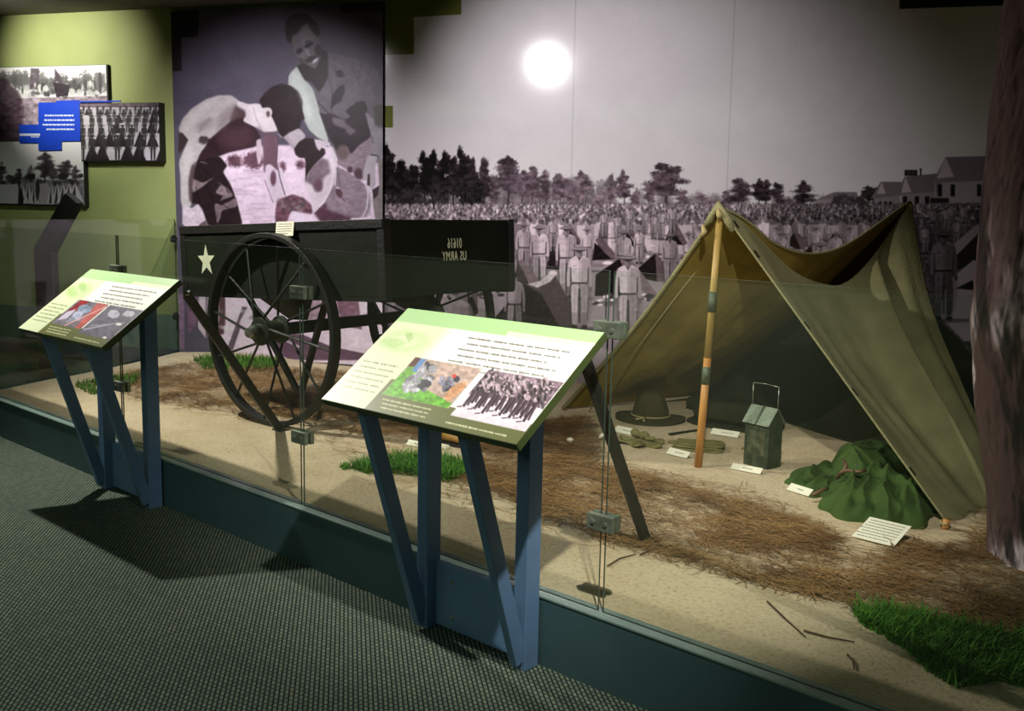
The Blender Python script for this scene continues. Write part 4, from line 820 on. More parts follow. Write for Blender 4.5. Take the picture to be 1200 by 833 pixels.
for w_ in (.07, CW-.07):
    b = wc+cw*(w_+.12); ub = lambda a: cp(a, w_, -CH)
    A_ = float((CO-wc)@ca)
    m = MB(); m.bar(ub(A_+.36), b+vec(0, 0, -.40)*1.0+ca*.02, .035, .03); m.build('prop_bar', M['cart_iron'], wag, bevel=.003)
    m = MB(); m.bar(ub(A_-.38), b+vec(0, 0, -.40)+ca*.05, .035, .03); m.build('prop_bar', M['cart_iron'], wag, bevel=.003)
    m = MB(); m.prism([ub(A_+.30), ub(A_-.24), b-cu*-.05+ca*.10, b+ca*-.05+cu*.05], cw*.02); m.build('axle_hanger', M['cart_light'], wag, bevel=.003)
m = MB(); m.bar(cp(.25, CW*.5, -CH), vec(-3.93, 4.1, .47), .06, .07); m.bar(cp(1.2, CW*.5, -CH-.03), cp(.2, CW*.5, -CH-.03), .06, .07); m.build('draft_pole', M['cart_iron'], wag, bevel=.004)
m = MB(); m.bar(vec(-3.95, 4.1, .47), vec(-3.95, 4.1, .26), .03, .03); m.build('pole_prop', M['cart_iron'], wag)

# ---------------------------------------------------------------- cards
def card(C, right, up, w, h, label, lines=1, group='white caption cards', seed=0, th=.003):
    """card centred on C; right/up are unit vectors; mirrored dark print"""
    C = np.array(C, float); right = np.array(right, float); right /= np.linalg.norm(right); up = np.array(up, float); up -= right*(up@right); up /= np.linalg.norm(up); n = np.cross(right, up)
    t = empty('caption_card', C-up*h/2, label, 'card', group)
    m = MB(); m.frame(C-right*w/2-up*h/2-n*th, right*w, up*h, n*th); m.build('card', M['card'], t)
    r = random.Random(seed); m = MB()
    for i in range(lines):
        y = h*(.5-(i+1)/(lines+1)); lh = min(h/(lines+1)*.26, .005); x = w*(.42 if lines > 1 else .38)-(.25*w*r.random() if i == lines-1 else 0); x0 = -w*(.42 if lines > 1 else .1)
        while x > x0:
            q = w*r.uniform(.02, .08); m.frame(C+right*(x-q)+up*(y-lh/2)+n*.0003, right*q*.72, up*lh, n*.0006); x -= q
    m.build('print', M['ink'], t)
    return t
# on the ground: propped facing the visitor
def gcard(px, py, wpx, hpx, ang, label, lines=1, lean=35, seed=0):
    c = gp(px, py); dist = float((c-CAM)@_fw); k = dist/F; a = math.radians(ang); r = vec(math.cos(a), math.sin(a), 0); bk = vec(-math.sin(a), math.cos(a), 0)
    e = math.radians(lean); u = bk*math.cos(e)+vec(0, 0, 1)*math.sin(e)
    h = .82*hpx*k/ max(.3, (math.sin(e)*.95+math.cos(e)*.30)); w = wpx*k
    return card(c+u*h*.5+vec(0, 0, .006), r, u, w, h, label, lines, seed=seed)
gcard(731, 510, 33, 10, -3, 'white caption card in front of the campaign hat', 1, 40, 1)
gcard(711, 517, 22, 8, 8, 'small white caption card left of the rolled khaki webbing, partly behind the brace', 1, 40, 2)
gcard(792, 536, 31, 10, -6, 'white caption card left of the foot of the front tent pole', 1, 40, 3)
gcard(848, 512, 34, 9, 8, 'white caption card in front of the dark pack, right of the tent pole', 1, 40, 4)
gcard(873, 554, 38, 9, 4, 'white caption card at the foot of the folding lantern', 1, 40, 5)
gcard(934, 579, 33, 11, -14, 'white caption card at the left edge of the crumpled green bag', 1, 40, 6)
gcard(487, 524, 30, 8, 6, 'white caption card in the grass behind the right text stand', 1, 50, 8)
c7 = gp(1014, 636); card(c7+vec(.03, .085, .035), vec(1, -.02, 0), vec(.12, 1, .30), .18, .17, 'large white caption card full of text in front of the crumpled green bag', 7, seed=9)
pc = on_near(333.5, 268, .02); card(pc+cu*.0, ca, cu*1+cw*.15, .158, .085, 'pale green caption card propped on the wagon rim', 5, group=None, seed=10)

# ---------------------------------------------------------------- tent
APX = on_y(845, 245, 4.52); PB = gp(818, 548); STK = gp(1106, 613, .02); RT = vec(-2.38, 6.0, 1.677)
LC = gp(660, 481, .015); LR = vec(-3.95, 6.30, gz(-3.95, 6.3)+.01); RC = on_y(1172, 548, 5.25)
tent = empty('pup_tent', PB, 'small olive canvas army tent with a sagging ridge, open at the front', 'tent')
def curve(pts, n):
    P = np.array(pts, float); d = np.r_[0, np.cumsum(np.linalg.norm(np.diff(P, axis=0), axis=1))]; t = np.linspace(0, d[-1], n)
    # smooth by Catmull-Rom
    out = []
    for q in t:
        i = min(max(np.searchsorted(d, q)-1, 0), len(P)-2); k = (q-d[i])/(d[i+1]-d[i]); p0, p1, p2, p3 = P[max(i-1, 0)], P[i], P[i+1], P[min(i+2, len(P)-1)]
        out.append(.5*((2*p1)+(-p0+p2)*k+(2*p0-5*p1+4*p2-p3)*k*k+(-p0+3*p1-3*p2+p3)*k**3))
    return np.array(out)
def coons(T, B, L, R):      # top, bottom along u; left, right along v
    nu, nv = len(T), len(L); u = np.linspace(0, 1, nu)[None, :, None]; v = np.linspace(0, 1, nv)[:, None, None]
    return (1-v)*T[None]+v*B[None]+(1-u)*L[:, None]+u*R[:, None]-((1-u)*(1-v)*T[0]+u*(1-v)*T[-1]+(1-u)*v*B[0]+u*v*B[-1])
NT_, NV_ = 110, 70
up = [APX+vec(0, 0, .005), (-2.726, 4.60, 1.593), (-2.695, 4.72, 1.542), (-2.651, 4.90, 1.441), (-2.591, 5.146, 1.385), (-2.524, 5.416, 1.416), (-2.448, 5.726, 1.551), (-2.395, 5.94, 1.66), RT+vec(0, 0, .005)]
lo = [APX, (-2.715, 4.63, 1.56), (-2.685, 4.724, 1.495), (-2.60, 5.023, 1.29), (-2.53, 5.297, 1.21), (-2.49, 5.47, 1.225), (-2.44, 5.672, 1.366), (-2.385, 5.90, 1.60), RT]
# near slope
T = curve(lo, NT_)
L = curve([APX, APX*.5+STK*.5+vec(.0, .02, -.015), STK], NV_)
R = curve([RT, RT*.62+RC*.38+vec(-.06, -.02, -.03), RT*.3+RC*.7+vec(-.04, 0, -.03), RC], NV_)
Bt = curve([STK, STK*.55+RC*.45+vec(.07, 0, -.075), RC], NT_)
G = coons(T, Bt, L, R)
uu = np.linspace(0, 1, NT_)[None, :]; vv = np.linspace(0, 1, NV_)[:, None]
nrm = vec(.75, -.15, .65); env = np.sin(PI*np.clip(vv, 0, 1))**.7*np.sin(PI*uu)**.5
pl = np.exp(-((uu-.56-.18*(1-vv))/.045)**2)*.16-np.exp(-((uu-.67-.14*(1-vv))/.05)**2)*.17+np.exp(-((uu-.86+.02*(1-vv))/.06)**2)*.05+np.exp(-((uu-.30)/.05)**2)*.015*np.sin(PI*vv)+np.exp(-((uu-.48+.1*vv)/.05)**2)*.03*vv
G = G+(env*(pl+.02*(fbm(uu*5+0*vv, vv*2.5, 3)-.5)))[..., None]*nrm
G = G-np.sin(PI*uu)[..., None]*np.sin(PI*vv)[..., None]*nrm*.05
m = MB().grid(G); near = m.build('near_slope', M['canvas'], tent, smooth=True, solid=.004)
hem = lambda P, r, name, mt, par: MB().tube(P, r, 6).build(name, mt, par, smooth=True)
hem(L[::4].tolist()+[L[-1]], .0055, 'hem', M['canvas'], near); hem(T[::3], .005, 'hem', M['canvas'], near); hem(Bt[::4].tolist()+[Bt[-1]], .005, 'hem', M['canvas'], near)
# far slope, its inside faces the visitor
T2 = curve(up, NT_); L2 = curve([APX+vec(0, 0, .005), APX*.5+LC*.5+vec(.03, .03, .0), LC], NV_); R2 = curve([RT+vec(0, 0, .005), RT*.5+LR*.5+vec(.02, 0, -.03), LR], NV_); B2 = curve([LC, LC*.5+LR*.5+vec(.03, 0, .01), LR], NT_)
G2 = coons(T2, B2, L2, R2); n2 = vec(-.7, 0, .7); G2 = G2+(np.sin(PI*vv)*np.sin(PI*uu)*(.07*(fbm(uu*7, vv*1.6, 9)-.5)-.02))[..., None]*n2
m = MB().grid(G2); far = m.build('far_slope', M['canvas_in'], tent, smooth=True, solid=.004)
hem(L2[::4].tolist()+[L2[-1]], .014, 'hem', M['canvas'], far); hem(T2[::3], .007, 'hem', M['canvas'], far)
hem([L2[int(NV_*.12)]+vec(.03, .12, -.03), gp(690, 484, .01)], .004, 'guy_line', M['cord'], tent)
# closed rear
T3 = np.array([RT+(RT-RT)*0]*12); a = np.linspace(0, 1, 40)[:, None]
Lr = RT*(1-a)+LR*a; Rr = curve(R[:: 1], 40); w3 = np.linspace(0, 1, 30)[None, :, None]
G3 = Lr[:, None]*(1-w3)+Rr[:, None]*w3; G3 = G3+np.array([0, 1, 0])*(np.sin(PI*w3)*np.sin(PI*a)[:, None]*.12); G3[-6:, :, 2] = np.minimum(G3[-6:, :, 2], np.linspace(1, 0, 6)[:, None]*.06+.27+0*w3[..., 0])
m = MB().grid(G3); m.build('rear_panel', M['canvas_dark'], tent, smooth=True, solid=.004)  # shade inside the tent is put into this darker cloth colour
# folded canvas cap over the pole
m = MB(); cpz = APX+vec(0, 0, .012)
m.tube([APX+vec(-.105, .02, -.10), APX+vec(-.05, -.01, -.045), cpz+vec(-.01, -.01, .004), APX+vec(.045, -.01, -.05), APX+vec(.075, .0, -.11)], [.012, .020, .026, .022, .014], 10); m.build('ridge_cap', M['canvas'], tent, smooth=True)
m = MB(); m.tube([APX+vec(-.09, -.02, -.085), APX+vec(-.07, -.035, -.115), APX+vec(-.085, -.03, -.14)], [.008, .016, .008], 8); m.build('tie', M['cord'], tent, smooth=True); m = MB(); m.tube([cpz+vec(.0, -.03, -.012), cpz+vec(.02, -.045, -.04), cpz+vec(.012, -.035, -.062)], [.008, .018, .008], 8); m.build('tie', M['cord'], tent, smooth=True)
for p, e in (((.075, .0), None),):
    pass
for k in (.08, .19, .42, .62, .84):      # button tabs on the front hem
    i = int(k*(NV_-1)); p = G[i, 3]; d = G[i+1, 3]-G[i, 3]; d /= np.linalg.norm(d)
    m = MB(); m.bar(p+nrm*.006-d*.022, p+nrm*.006+d*.022, .012, .004, up=nrm); m.build('button_tab', M['canvas_dark'], tent)
# poles
def pole(a, b, name, label_parts=True):
    ps = lambda k: a*(1-k)+b*k
    m = MB(); m.tube([a, ps(.44)], [.021, .020], 14); m.build(name, M['wood'], tent, smooth=True)
    m = MB(); m.tube([ps(.43), ps(.99)], [.020, .017], 14); m.build(name, M['bamboo'], tent, smooth=True)
    for k0, k1 in ((.335, .405), (.62, .70)):
        m = MB(); m.tube([ps(k0), ps(k1)], .0222, 14); m.build('pole_sleeve', M['sleeve'], tent, smooth=True)
pole(PB, APX+vec(-.01, .01, -.02), 'front_pole'); 
m = MB(); m.tube([vec(RT[0], RT[1]-.02, gz(RT[0], RT[1])), RT+vec(0, -.02, -.01)], .018, 12); m.build('rear_pole', M['bamboo'], tent, smooth=True)
t = empty('tent_stake', gp(1107, 616), 'short round wooden stake pinning the front right corner of the tent', 'stake'); p = gp(1107, 620)
m = MB(); m.tube([p+vec(0, 0, -.02), p+vec(.005, 0, .045)], [.013, .016], 12); m.build('peg', M['wood'], t, smooth=True)
m = MB(); m.tube([STK+vec(0, 0, -.005), p+vec(-.018, -.012, .035), p+vec(.0, -.02, .022), p+vec(.018, -.008, .03)], .004, 6); m.build('loop', M['cord'], t, smooth=True)

# ---------------------------------------------------------------- things laid out in the tent
def sq(v, e): return np.sign(v)*np.abs(v)**e
def pillow(c, sx, sy, sz, ang, e1=.4, e2=.5, noise=.03, nf=5, seed=1, nu=56, nv=28, flat=True):
    U, V = np.meshgrid(np.linspace(-PI, PI, nu, endpoint=True), np.linspace(-PI/2, PI/2, nv)); x = sx*sq(np.cos(V), e1)*sq(np.cos(U), e2); y = sy*sq(np.cos(V), e1)*sq(np.sin(U), e2); z = sz*sq(np.sin(V), e1)
    d = (fbm(x*nf/sx*.5+7+z*9, y*nf/sy*.5+3+z*7, seed)-.5)*2*noise; r = 1+d/ max(sx, sy); x, y, z = x*r, y*r, z+d*.8
    if flat: z = np.maximum(z, -sz)
    a = math.radians(ang); return np.stack([c[0]+x*math.cos(a)-y*math.sin(a), c[1]+x*math.sin(a)+y*math.cos(a), c[2]+z+sz], -1)
# campaign hat
hp = vec(-3.70, 5.34, gz(-3.70, 5.34)); t = empty('campaign_hat', hp, 'olive felt campaign hat with a peaked crown and tan cord', 'hat')
TH, RR = np.meshgrid(np.linspace(0, 2*PI, 73), np.linspace(0, 1, 40))
prof_r = np.interp(RR, [0, .28, .33, .36, .5, .7, .85, .94, 1], [.205, .115, .108, .105, .098, .086, .066, .04, .002]); prof_z = np.interp(RR, [0, .28, .33, .36, .5, .7, .85, .94, 1], [.012, .018, .024, .04, .085, .130, .155, .168, .172])
dent = np.clip((prof_z-.06)/.1, 0, 1)*(1-np.clip((prof_z-.155)/.017, 0, 1))*.16*np.cos(2*(TH-.6))**2*np.where(RR > .33, 1, 0); prof_r2 = prof_r*(1-dent)
brimw = .010*np.sin(2*TH+.8)*np.clip((prof_r-.115)/.09, 0, 1)
Gh = np.stack([hp[0]+prof_r2*np.cos(TH), hp[1]+prof_r2*.95*np.sin(TH), hp[2]+prof_z+brimw], -1)
Gh = hp+(Gh-hp)*1.12; m = MB().grid(Gh); m.build('hat_body', M['hat'], t, smooth=True, solid=.004)
m = MB(); cr = [hp+1.12*vec(.112*math.cos(a), .107*math.sin(a), .030) for a in np.linspace(0, 2*PI, 33)]; m.tube(cr, .005, 6, cap=False)
f = lambda dx, dy, dz: hp+1.12*vec(dx, dy, dz)
m.tube([f(.035, -.104, .03), f(.05, -.135, .026), f(.06, -.15, .022)], [.006, .005, .009], 6); m.tube([f(.035, -.104, .03), f(.02, -.135, .026), f(.0, -.145, .022)], [.006, .005, .009], 6); m.build('hat_cord', M['cord'], t, smooth=True)
# pack on its flattened cloth
pp = vec(-3.25, 5.62, gz(-3.25, 5.62)); t = empty('field_pack', pp, 'dark canvas field pack lying behind the tent pole', 'pack')
m = MB().grid(pillow(pp+vec(.0, .0, .012), .235, .15, .065, 12, .55, .45, .035, 5, 2)); m.build('pack_body', M['canvas_dark'], t, smooth=True)
m = MB().grid(pillow(pp+vec(.02, -.02, .0), .30, .2, .010, 8, .3, .7, .012, 6, 3)); m.build('flap', M['canvas_dark'], t, smooth=True)
m = MB(); m.tube([pp+vec(-.1, -.17, .06), pp+vec(-.08, -.10, .135), pp+vec(-.05, .1, .15)], .008, 6); m.build('strap', M['canvas_dark'], t, smooth=True); m = MB(); m.tube([pp+vec(.12, -.15, .05), pp+vec(.12, -.08, .135), pp+vec(.12, .1, .14)], .008, 6); m.build('strap', M['canvas_dark'], t, smooth=True)
# small bag at its left
q = vec(-3.66, 5.85, gz(-3.66, 5.85)); t = empty('canvas_pouch', q, 'small dark canvas pouch between the hat and the pack', 'pouch')
m = MB().grid(pillow(q, .075, .06, .045, 20, .6, .6, .02, 6, 5)); m.build('pouch_body', M['canvas_dark'], t, smooth=True); m = MB().grid(pillow(q+vec(0, -.02, .06), .07, .045, .012, 20, .5, .5, .008, 6, 6)); m.build('flap', M['canvas_dark'], t, smooth=True)
# rolled webbing on a lobed cloth
q = gp(750, 521); t = empty('rolled_webbing', q, 'khaki cloth with lobed ends and a small roll on top, in front of the hat', 'webbing')
TH, RR = np.meshgrid(np.linspace(0, 2*PI, 97), np.linspace(0, 1, 12)); rad = .085+.055*np.cos(3*TH+.4)**2; 
Gc = np.stack([q[0]+RR*rad*1.15*np.cos(TH), q[1]+RR*rad*.9*np.sin(TH), q[2]+.010+.012*np.cos(6*TH)*RR**2+.012*(1-RR)], -1); m = MB().grid(Gc); m.build('lobed_cloth', M['webbing'], t, smooth=True, solid=.012)
m = MB(); U = np.linspace(0, 1, 12); m.tube([q+vec(-.075+.12*s, .03-.02*s, .048+.004*math.sin(9*s)) for s in U], [.020+.005*math.sin(11*s) for s in U], 14); m.tube([q+vec(.035+.05*s, .0+.02*s, .040) for s in U], .014, 12); m.build('roll', M['webbing'], t, smooth=True)
# folded leggings and a strap end
q = gp(818, 527); t = empty('folded_leggings', q, 'folded khaki canvas lying just behind the foot of the tent pole', 'folded cloth')
for k in range(3):
    m = MB().grid(pillow(q+vec(.0+.006*k, .0+.005*k, .013*k), .145-.006*k, .088-.004*k, .0075, 22+3*k, .3, .35, .010, 4, 20+k)); m.build('fold', M['webbing'], t, smooth=True)
q2 = gp(797, 521); t = empty('webbing_strap', q2, 'short khaki strap end beside the folded canvas, with a pale tip', 'strap')
m = MB().grid(pillow(q2, .07, .018, .008, 25, .4, .4, .004, 5, 30)); m.build('strap', M['webbing'], t, smooth=True); m = MB(); m.tube([q2+vec(-.02, -.035, .008), q2+vec(.03, -.02, .014), q2+vec(.075, .0, .014)], .006, 6); m.build('tip', M['cord'], t, smooth=True)
q3 = gp(806, 508); t = empty('dark_strap', q3, 'thin dark strap running from the folded canvas towards the pack', 'strap'); m = MB(); m.bar(q3+vec(-.04, -.14, .006), q3+vec(.02, .12, .006), .02, .008); m.build('strap', M['canvas_dark'], t)
# folding lantern
A, B_, C_ = gp(870.5, 544), gp(898.5, 551.5), gp(911, 541)
ex = B_-A; wL = np.linalg.norm(ex[:2]); ex[2] = 0; ex /= wL; ey = vec(-ex[1], ex[0], 0); dL = .115; hB = .235; z0 = min(A[2], B_[2])
O = vec(A[0], A[1], z0); lt_ = empty('folding_lantern', O+ex*wL/2+ey*dL/2, 'tall worn green tin folding lantern with a gabled lid and wire handle', 'lantern')
m = MB(); m.frame(O, ex*wL, ey*dL, (0, 0, hB)); m.build('case', M['lantern'], lt_, bevel=.004)
m = MB(); m.frame(O+ex*wL*.14-ey*.002+vec(0, 0, .07), ex*wL*.72, ey*.003, (0, 0, .125)); m.build('window', M['mica'], lt_, bevel=.001)
m = MB(); m.frame(O+ex*wL+ey*.02+vec(0, 0, .05), ex*.002, ey*(dL-.04), (0, 0, .14)); m.build('side_panel', M['lantern'], lt_, bevel=.001)
e0 = O-ey*.014+vec(0, 0, hB-.004); rg = O+ey*dL*.5+vec(0, 0, hB+.085)
for k in (0, 1):
    ea = e0 if k == 0 else O+ey*(dL+.014)+vec(0, 0, hB-.004)
    m = MB(); sv = rg-ea; n = np.cross(ex, sv); n /= np.linalg.norm(n); n = n if n[2] > 0 else -n
    m.frame(ea-ex*.008, ex*(wL+.016), sv, n*.004); rf = m.build('lid', M['lantern_roof'], lt_, bevel=.001)
    m = MB(); m.frame(ea+ex*(wL*.5-.006)+n*.004, ex*.012, sv, n*.003); m.build('rib', M['lantern'], rf)
m = MB(); m.prism([O+vec(0, 0, hB), O+ey*dL+vec(0, 0, hB), rg], ex*.002); m.build('gable', M['lantern'], lt_); m = MB(); m.prism([O+ex*(wL-.002)+vec(0, 0, hB), O+ex*(wL-.002)+ey*dL+vec(0, 0, hB), rg+ex*(wL-.002)], ex*.002); m.build('gable', M['lantern'], lt_)
m = MB(); r0 = rg-ex*.004; r1 = rg+ex*(wL+.004); m.tube([r0, r0+vec(0, 0, .118)], .0024, 6); m.tube([r0+vec(0, 0, .118), r0+vec(0, 0, .122)+ex*wL*.5, r1+vec(0, 0, .118)], .0026, 6); m.tube([r1+vec(0, 0, .118), r1], .0024, 6); m.build('handle', M['steel'], lt_, smooth=True)
m = MB(); m.frame(O+ex*(wL*.5-.014)-ey*.005+vec(0, 0, hB-.04), ex*.028, ey*.005, (0, 0, .026)); m.build('latch', M['lantern'], lt_, bevel=.002)

# crumpled bag
bag = empty('canvas_bag', gp(1000, 600), 'crumpled green canvas bag with brown leather straps beside the tent edge', 'bag')
def pile(outline, h, seed, ridges, nr=90, na=300, pw=2.6):
    P = np.array([gp(*p) for p in outline]); c = P.mean(0); k = len(P)
    s = np.linspace(0, k, na); i = np.floor(s).astype(int) % k; f = s-np.floor(s); p0, p1, p2, p3 = P[(i-1) % k], P[i], P[(i+1) % k], P[(i+2) % k]; f = f[:, None]
    E = .5*((2*p1)+(-p0+p2)*f+(2*p0-5*p1+4*p2-p3)*f*f+(-p0+3*p1-3*p2+p3)*f**3)
    r = np.linspace(0, 1, nr)[:, None, None]; g = c*(1-r)+E[None]*r; rr = np.linspace(0, 1, nr)[:, None]; x, y = g[..., 0], g[..., 1]
    x2, y2 = x+.05*(fbm(x*7, y*7, seed)-.5), y+.05*(fbm(x*7+9, y*7, seed+2)-.5)
    z = h*(.75+.4*(fbm(x*3, y*3, seed+1, 2)-.3)); 
    for pts, A_, sg in ridges:
        Q = [on_z(px_, py_, G0+h*.8) for px_, py_ in pts]; D = np.full(x.shape, 9.)
        for a_, b_ in zip(Q[:-1], Q[1:]):
            dx, dy = b_[0]-a_[0], b_[1]-a_[1]; t_ = np.clip(((x2-a_[0])*dx+(y2-a_[1])*dy)/(dx*dx+dy*dy), 0, 1); D = np.minimum(D, (x2-a_[0]-t_*dx)**2+(y2-a_[1]-t_*dy)**2)
        z = z+A_*np.exp(-np.sqrt(D+1e-5)/sg)
    z = z+.02*(1-np.abs(fbm(x2*9, y2*7, seed+5, 2)-.5)*5).clip(0, 1)
    z = z*(1-rr**pw)**.5
    for _ in range(3): z[1:-1] = (z[1:-1]*2+z[:-2]+z[2:]+np.roll(z, 1, 1)[1:-1]+np.roll(z, -1, 1)[1:-1])/6
    w_ = 1+.06*np.sin(np.linspace(0, 2*PI*9, na))[None, :]*rr**2; g = g.copy(); g[..., 0] = c[0]+(x-c[0])*w_; g[..., 1] = c[1]+(y-c[1])*w_
    g[..., 2] = gh(g[..., 0], g[..., 1])+np.maximum(z, 0); g[-1, :, 2] -= .004; g[:, -1] = g[:, 0]; return g
RB = [([(1025, 556), (1008, 578), (1010, 600)], .05, .018), ([(1042, 560), (1032, 580), (1042, 602)], .05, .02), ([(1064, 574), (1056, 596), (1046, 610)], .045, .018), ([(972, 580), (986, 600)], .03, .015),
      ([(1020, 560), (1050, 566), (1078, 584), (1088, 602)], .05, .022), ([(998, 566), (988, 592)], .04, .02), ([(984, 572), (1010, 562), (1040, 566)], .05, .02), ([(1022, 585), (1026, 612)], -.05, .014), ([(1000, 580), (998, 606)], -.04, .012), ([(1050, 578), (1070, 606)], -.04, .014)]
m = MB().grid(pile([(962, 590), (972, 604), (1018, 616), (1055, 622), (1090, 614), (1095, 592), (1070, 574), (1040, 562), (1005, 562), (975, 572)], .115, 4, RB)); m.build('bag_body', M['bag'], bag, smooth=True)
RM = [([(985, 545), (1005, 538), (1030, 548)], .06, .02), ([(985, 526), (1000, 535), (1012, 552)], .05, .016), ([(1012, 540), (1035, 552), (1048, 562)], .05, .018), ([(998, 548), (1008, 562)], -.07, .014), ([(1030, 540), (1058, 556)], .04, .02)]
m = MB().grid(pile([(972, 566), (1010, 572), (1048, 572), (1066, 562), (1052, 543), (1012, 540), (982, 548)], .165, 14, RM)); m.build('bag_mouth', M['bag'], bag, smooth=True)
RF = [([(925, 562), (955, 553), (985, 545)], .04, .016), ([(930, 570), (960, 566), (980, 560)], .03, .014), ([(940, 566), (975, 556)], -.03, .01), ([(960, 580), (972, 565)], .03, .012)]
m = MB().grid(pile([(921, 564), (930, 573), (958, 584), (982, 578), (992, 562), (972, 552), (938, 553)], .05, 24, RF)); m.build('bag_flap', M['bag'], bag, smooth=True)
def lift(px, py, z): p = on_z(px, py, G0+z); return p
m = MB(); m.tube([lift(981, 560, .10), lift(986, 553, .135), lift(994, 551, .15), lift(1006, 553, .155), lift(1014, 551, .155)], .009, 6); m.tube([lift(986, 556, .12), lift(992, 546, .16), lift(989, 540, .17)], .009, 6); m.build('leather_strap', M['leather'], bag, smooth=True)
m = MB(); m.tube([lift(952, 580, .05), lift(962, 575, .07), lift(970, 572, .07)], .008, 6); m.build('leather_strap', M['leather'], bag, smooth=True)
m = MB(); m.lathe([(0, 0), (.007, 0), (.007, .006), (0, .007)], lift(1004, 545, .205), (0, 0, 1), 10); m.build('snap', M['steel'], bag)

# tan boot behind the right text stand
q = gp(526, 520); t = empty('leather_boot', q, 'tan leather boot half hidden behind the right text stand, in the grass', 'boot'); a = math.radians(8)
m = MB(); ft = []
for i, s in enumerate(np.linspace(0, 1, 20)):
    w = np.interp(s, [0, .08, .3, .6, .8, .95, 1], [.004, .034, .036, .044, .046, .030, .003]); hgt = np.interp(s, [0, .06, .3, .5, .7, .9, 1], [.05, .105, .11, .08, .062, .05, .02]); x = -.13+.27*s
    ft.append([[q[0]+x*math.cos(a)-w*math.cos(b)*math.sin(a), q[1]+x*math.sin(a)+w*math.cos(b)*math.cos(a), q[2]+.014+hgt*.5+hgt*.5*math.sin(b)] for b in np.linspace(0, 2*PI, 21)])
m.grid(ft); m.build('foot', M['boot'], t, smooth=True)
m = MB(); m.tube([q+vec(-.075, -.01, .07), q+vec(-.08, -.01, .13), q+vec(-.085, -.01, .21)], [.045, .043, .05], 18); m.build('shaft', M['boot'], t, smooth=True)
m = MB(); ol = [q+vec(math.cos(a)*x-math.sin(a)*y, math.sin(a)*x+math.cos(a)*y, 0) for x, y in [(-.135, 0), (-.12, -.035), (-.02, -.036), (.08, -.048), (.13, -.03), (.145, 0), (.13, .03), (.08, .048), (-.02, .036), (-.12, .035)]]; m.prism(ol, (0, 0, .016)); m.build('sole', M['sole'], t)
m = MB(); m.box((q[0]+.02, q[1]-.10, q[2]), (q[0]+.08, q[1]-.07, q[2]+.018)); setp(m.build('metal_tag', M['card'], None, bevel=.002), 'tiny white tag lying in front of the tan boot', 'tag')
q = gp(668, 519); m = MB().grid(pillow(q, .022, .018, .014, 10, .9, .9, .006, 5, 9, 20, 12)); setp(m.build('pebble', M['stone'], None, smooth=True), 'white pebble on the straw left of the black brace', 'pebble')

# ---------------------------------------------------------------- tree
def pine_trunk():
    t = empty('tree_trunk', on_y(1252, 640, 4.35)*vec(1, 1, 0)+vec(0, 0, .25), 'thick pine trunk with flaking bark at the right end', 'tree trunk')
    D0 = 4.3; nz, na = 330, 300; zs = np.linspace(.22, 3.199, nz)
    ax = np.interp(zs, [.2, .5, .85, 1.2, 1.7, 2.4, 3.2], [1, .8, .35, .05, .0, .12, .3]); 
    base = on_y(1207, 380, D0); bx = base[0]; X = bx+ax*.16; Y = D0+ax*.02; R = np.interp(zs, [.2, .4, .8, 1.4, 3.2], [.235, .225, .222, .215, .20])
    A_, Z = np.meshgrid(np.linspace(0, 2*PI, na), zs); cxn = np.cos(A_)*2.2; sn = np.sin(A_)*2.2
    n1 = fbm(cxn*1.1+5+sn*.7, Z*2.6+sn*1.1, 3, 4); n2 = fbm(cxn*2.4+sn*1.5+9, Z*6-sn*2, 7, 5); n3 = fbm(cxn*7+sn*5, Z*16+sn*6, 9, 4)
    fl = np.clip((n2-.50)*9, 0, 1); lowr = np.clip((1.9-Z)/1.0, 0, 1)
    rad = R[:, None]*(1+.07*(n1-.5)+.03*fl+.05*(n3-.5)*(.4+np.clip((Z-1.6), 0, 1)))
    P = np.stack([X[:, None]+rad*np.cos(A_), Y[:, None]+rad*np.sin(A_), Z], -1)
    m = MB().grid(P); o = m.build('bark', M['attr_rough'], t, smooth=True)
    c0 = np.array([.31, .232, .226]); c1 = np.array([.72, .66, .68]); c2 = np.array([.12, .09, .09])
    w = (np.clip((n1-.44)*7, 0, 1)*(1-.5*fl)*lowr*(.6+1.0*n3))[..., None]; col = c0*(1-w)+c1*w; w2 = (np.clip((.46-n2)*7, 0, 1)*.8+np.clip((.42-n3)*5, 0, 1)*.4)[..., None]; w2 = np.clip(w2, 0, 1); col = col*(1-w2)+c2*w2
    col = np.where(col <= .04045, col/12.92, ((col+.055)/1.055)**2.4)
    at = o.data.color_attributes.new('ink', 'FLOAT_COLOR', 'POINT'); at.data.foreach_set('color', np.concatenate([col.reshape(-1, 3), np.ones((nz*na, 1))], 1).astype(np.float32).ravel())
pine_trunk()

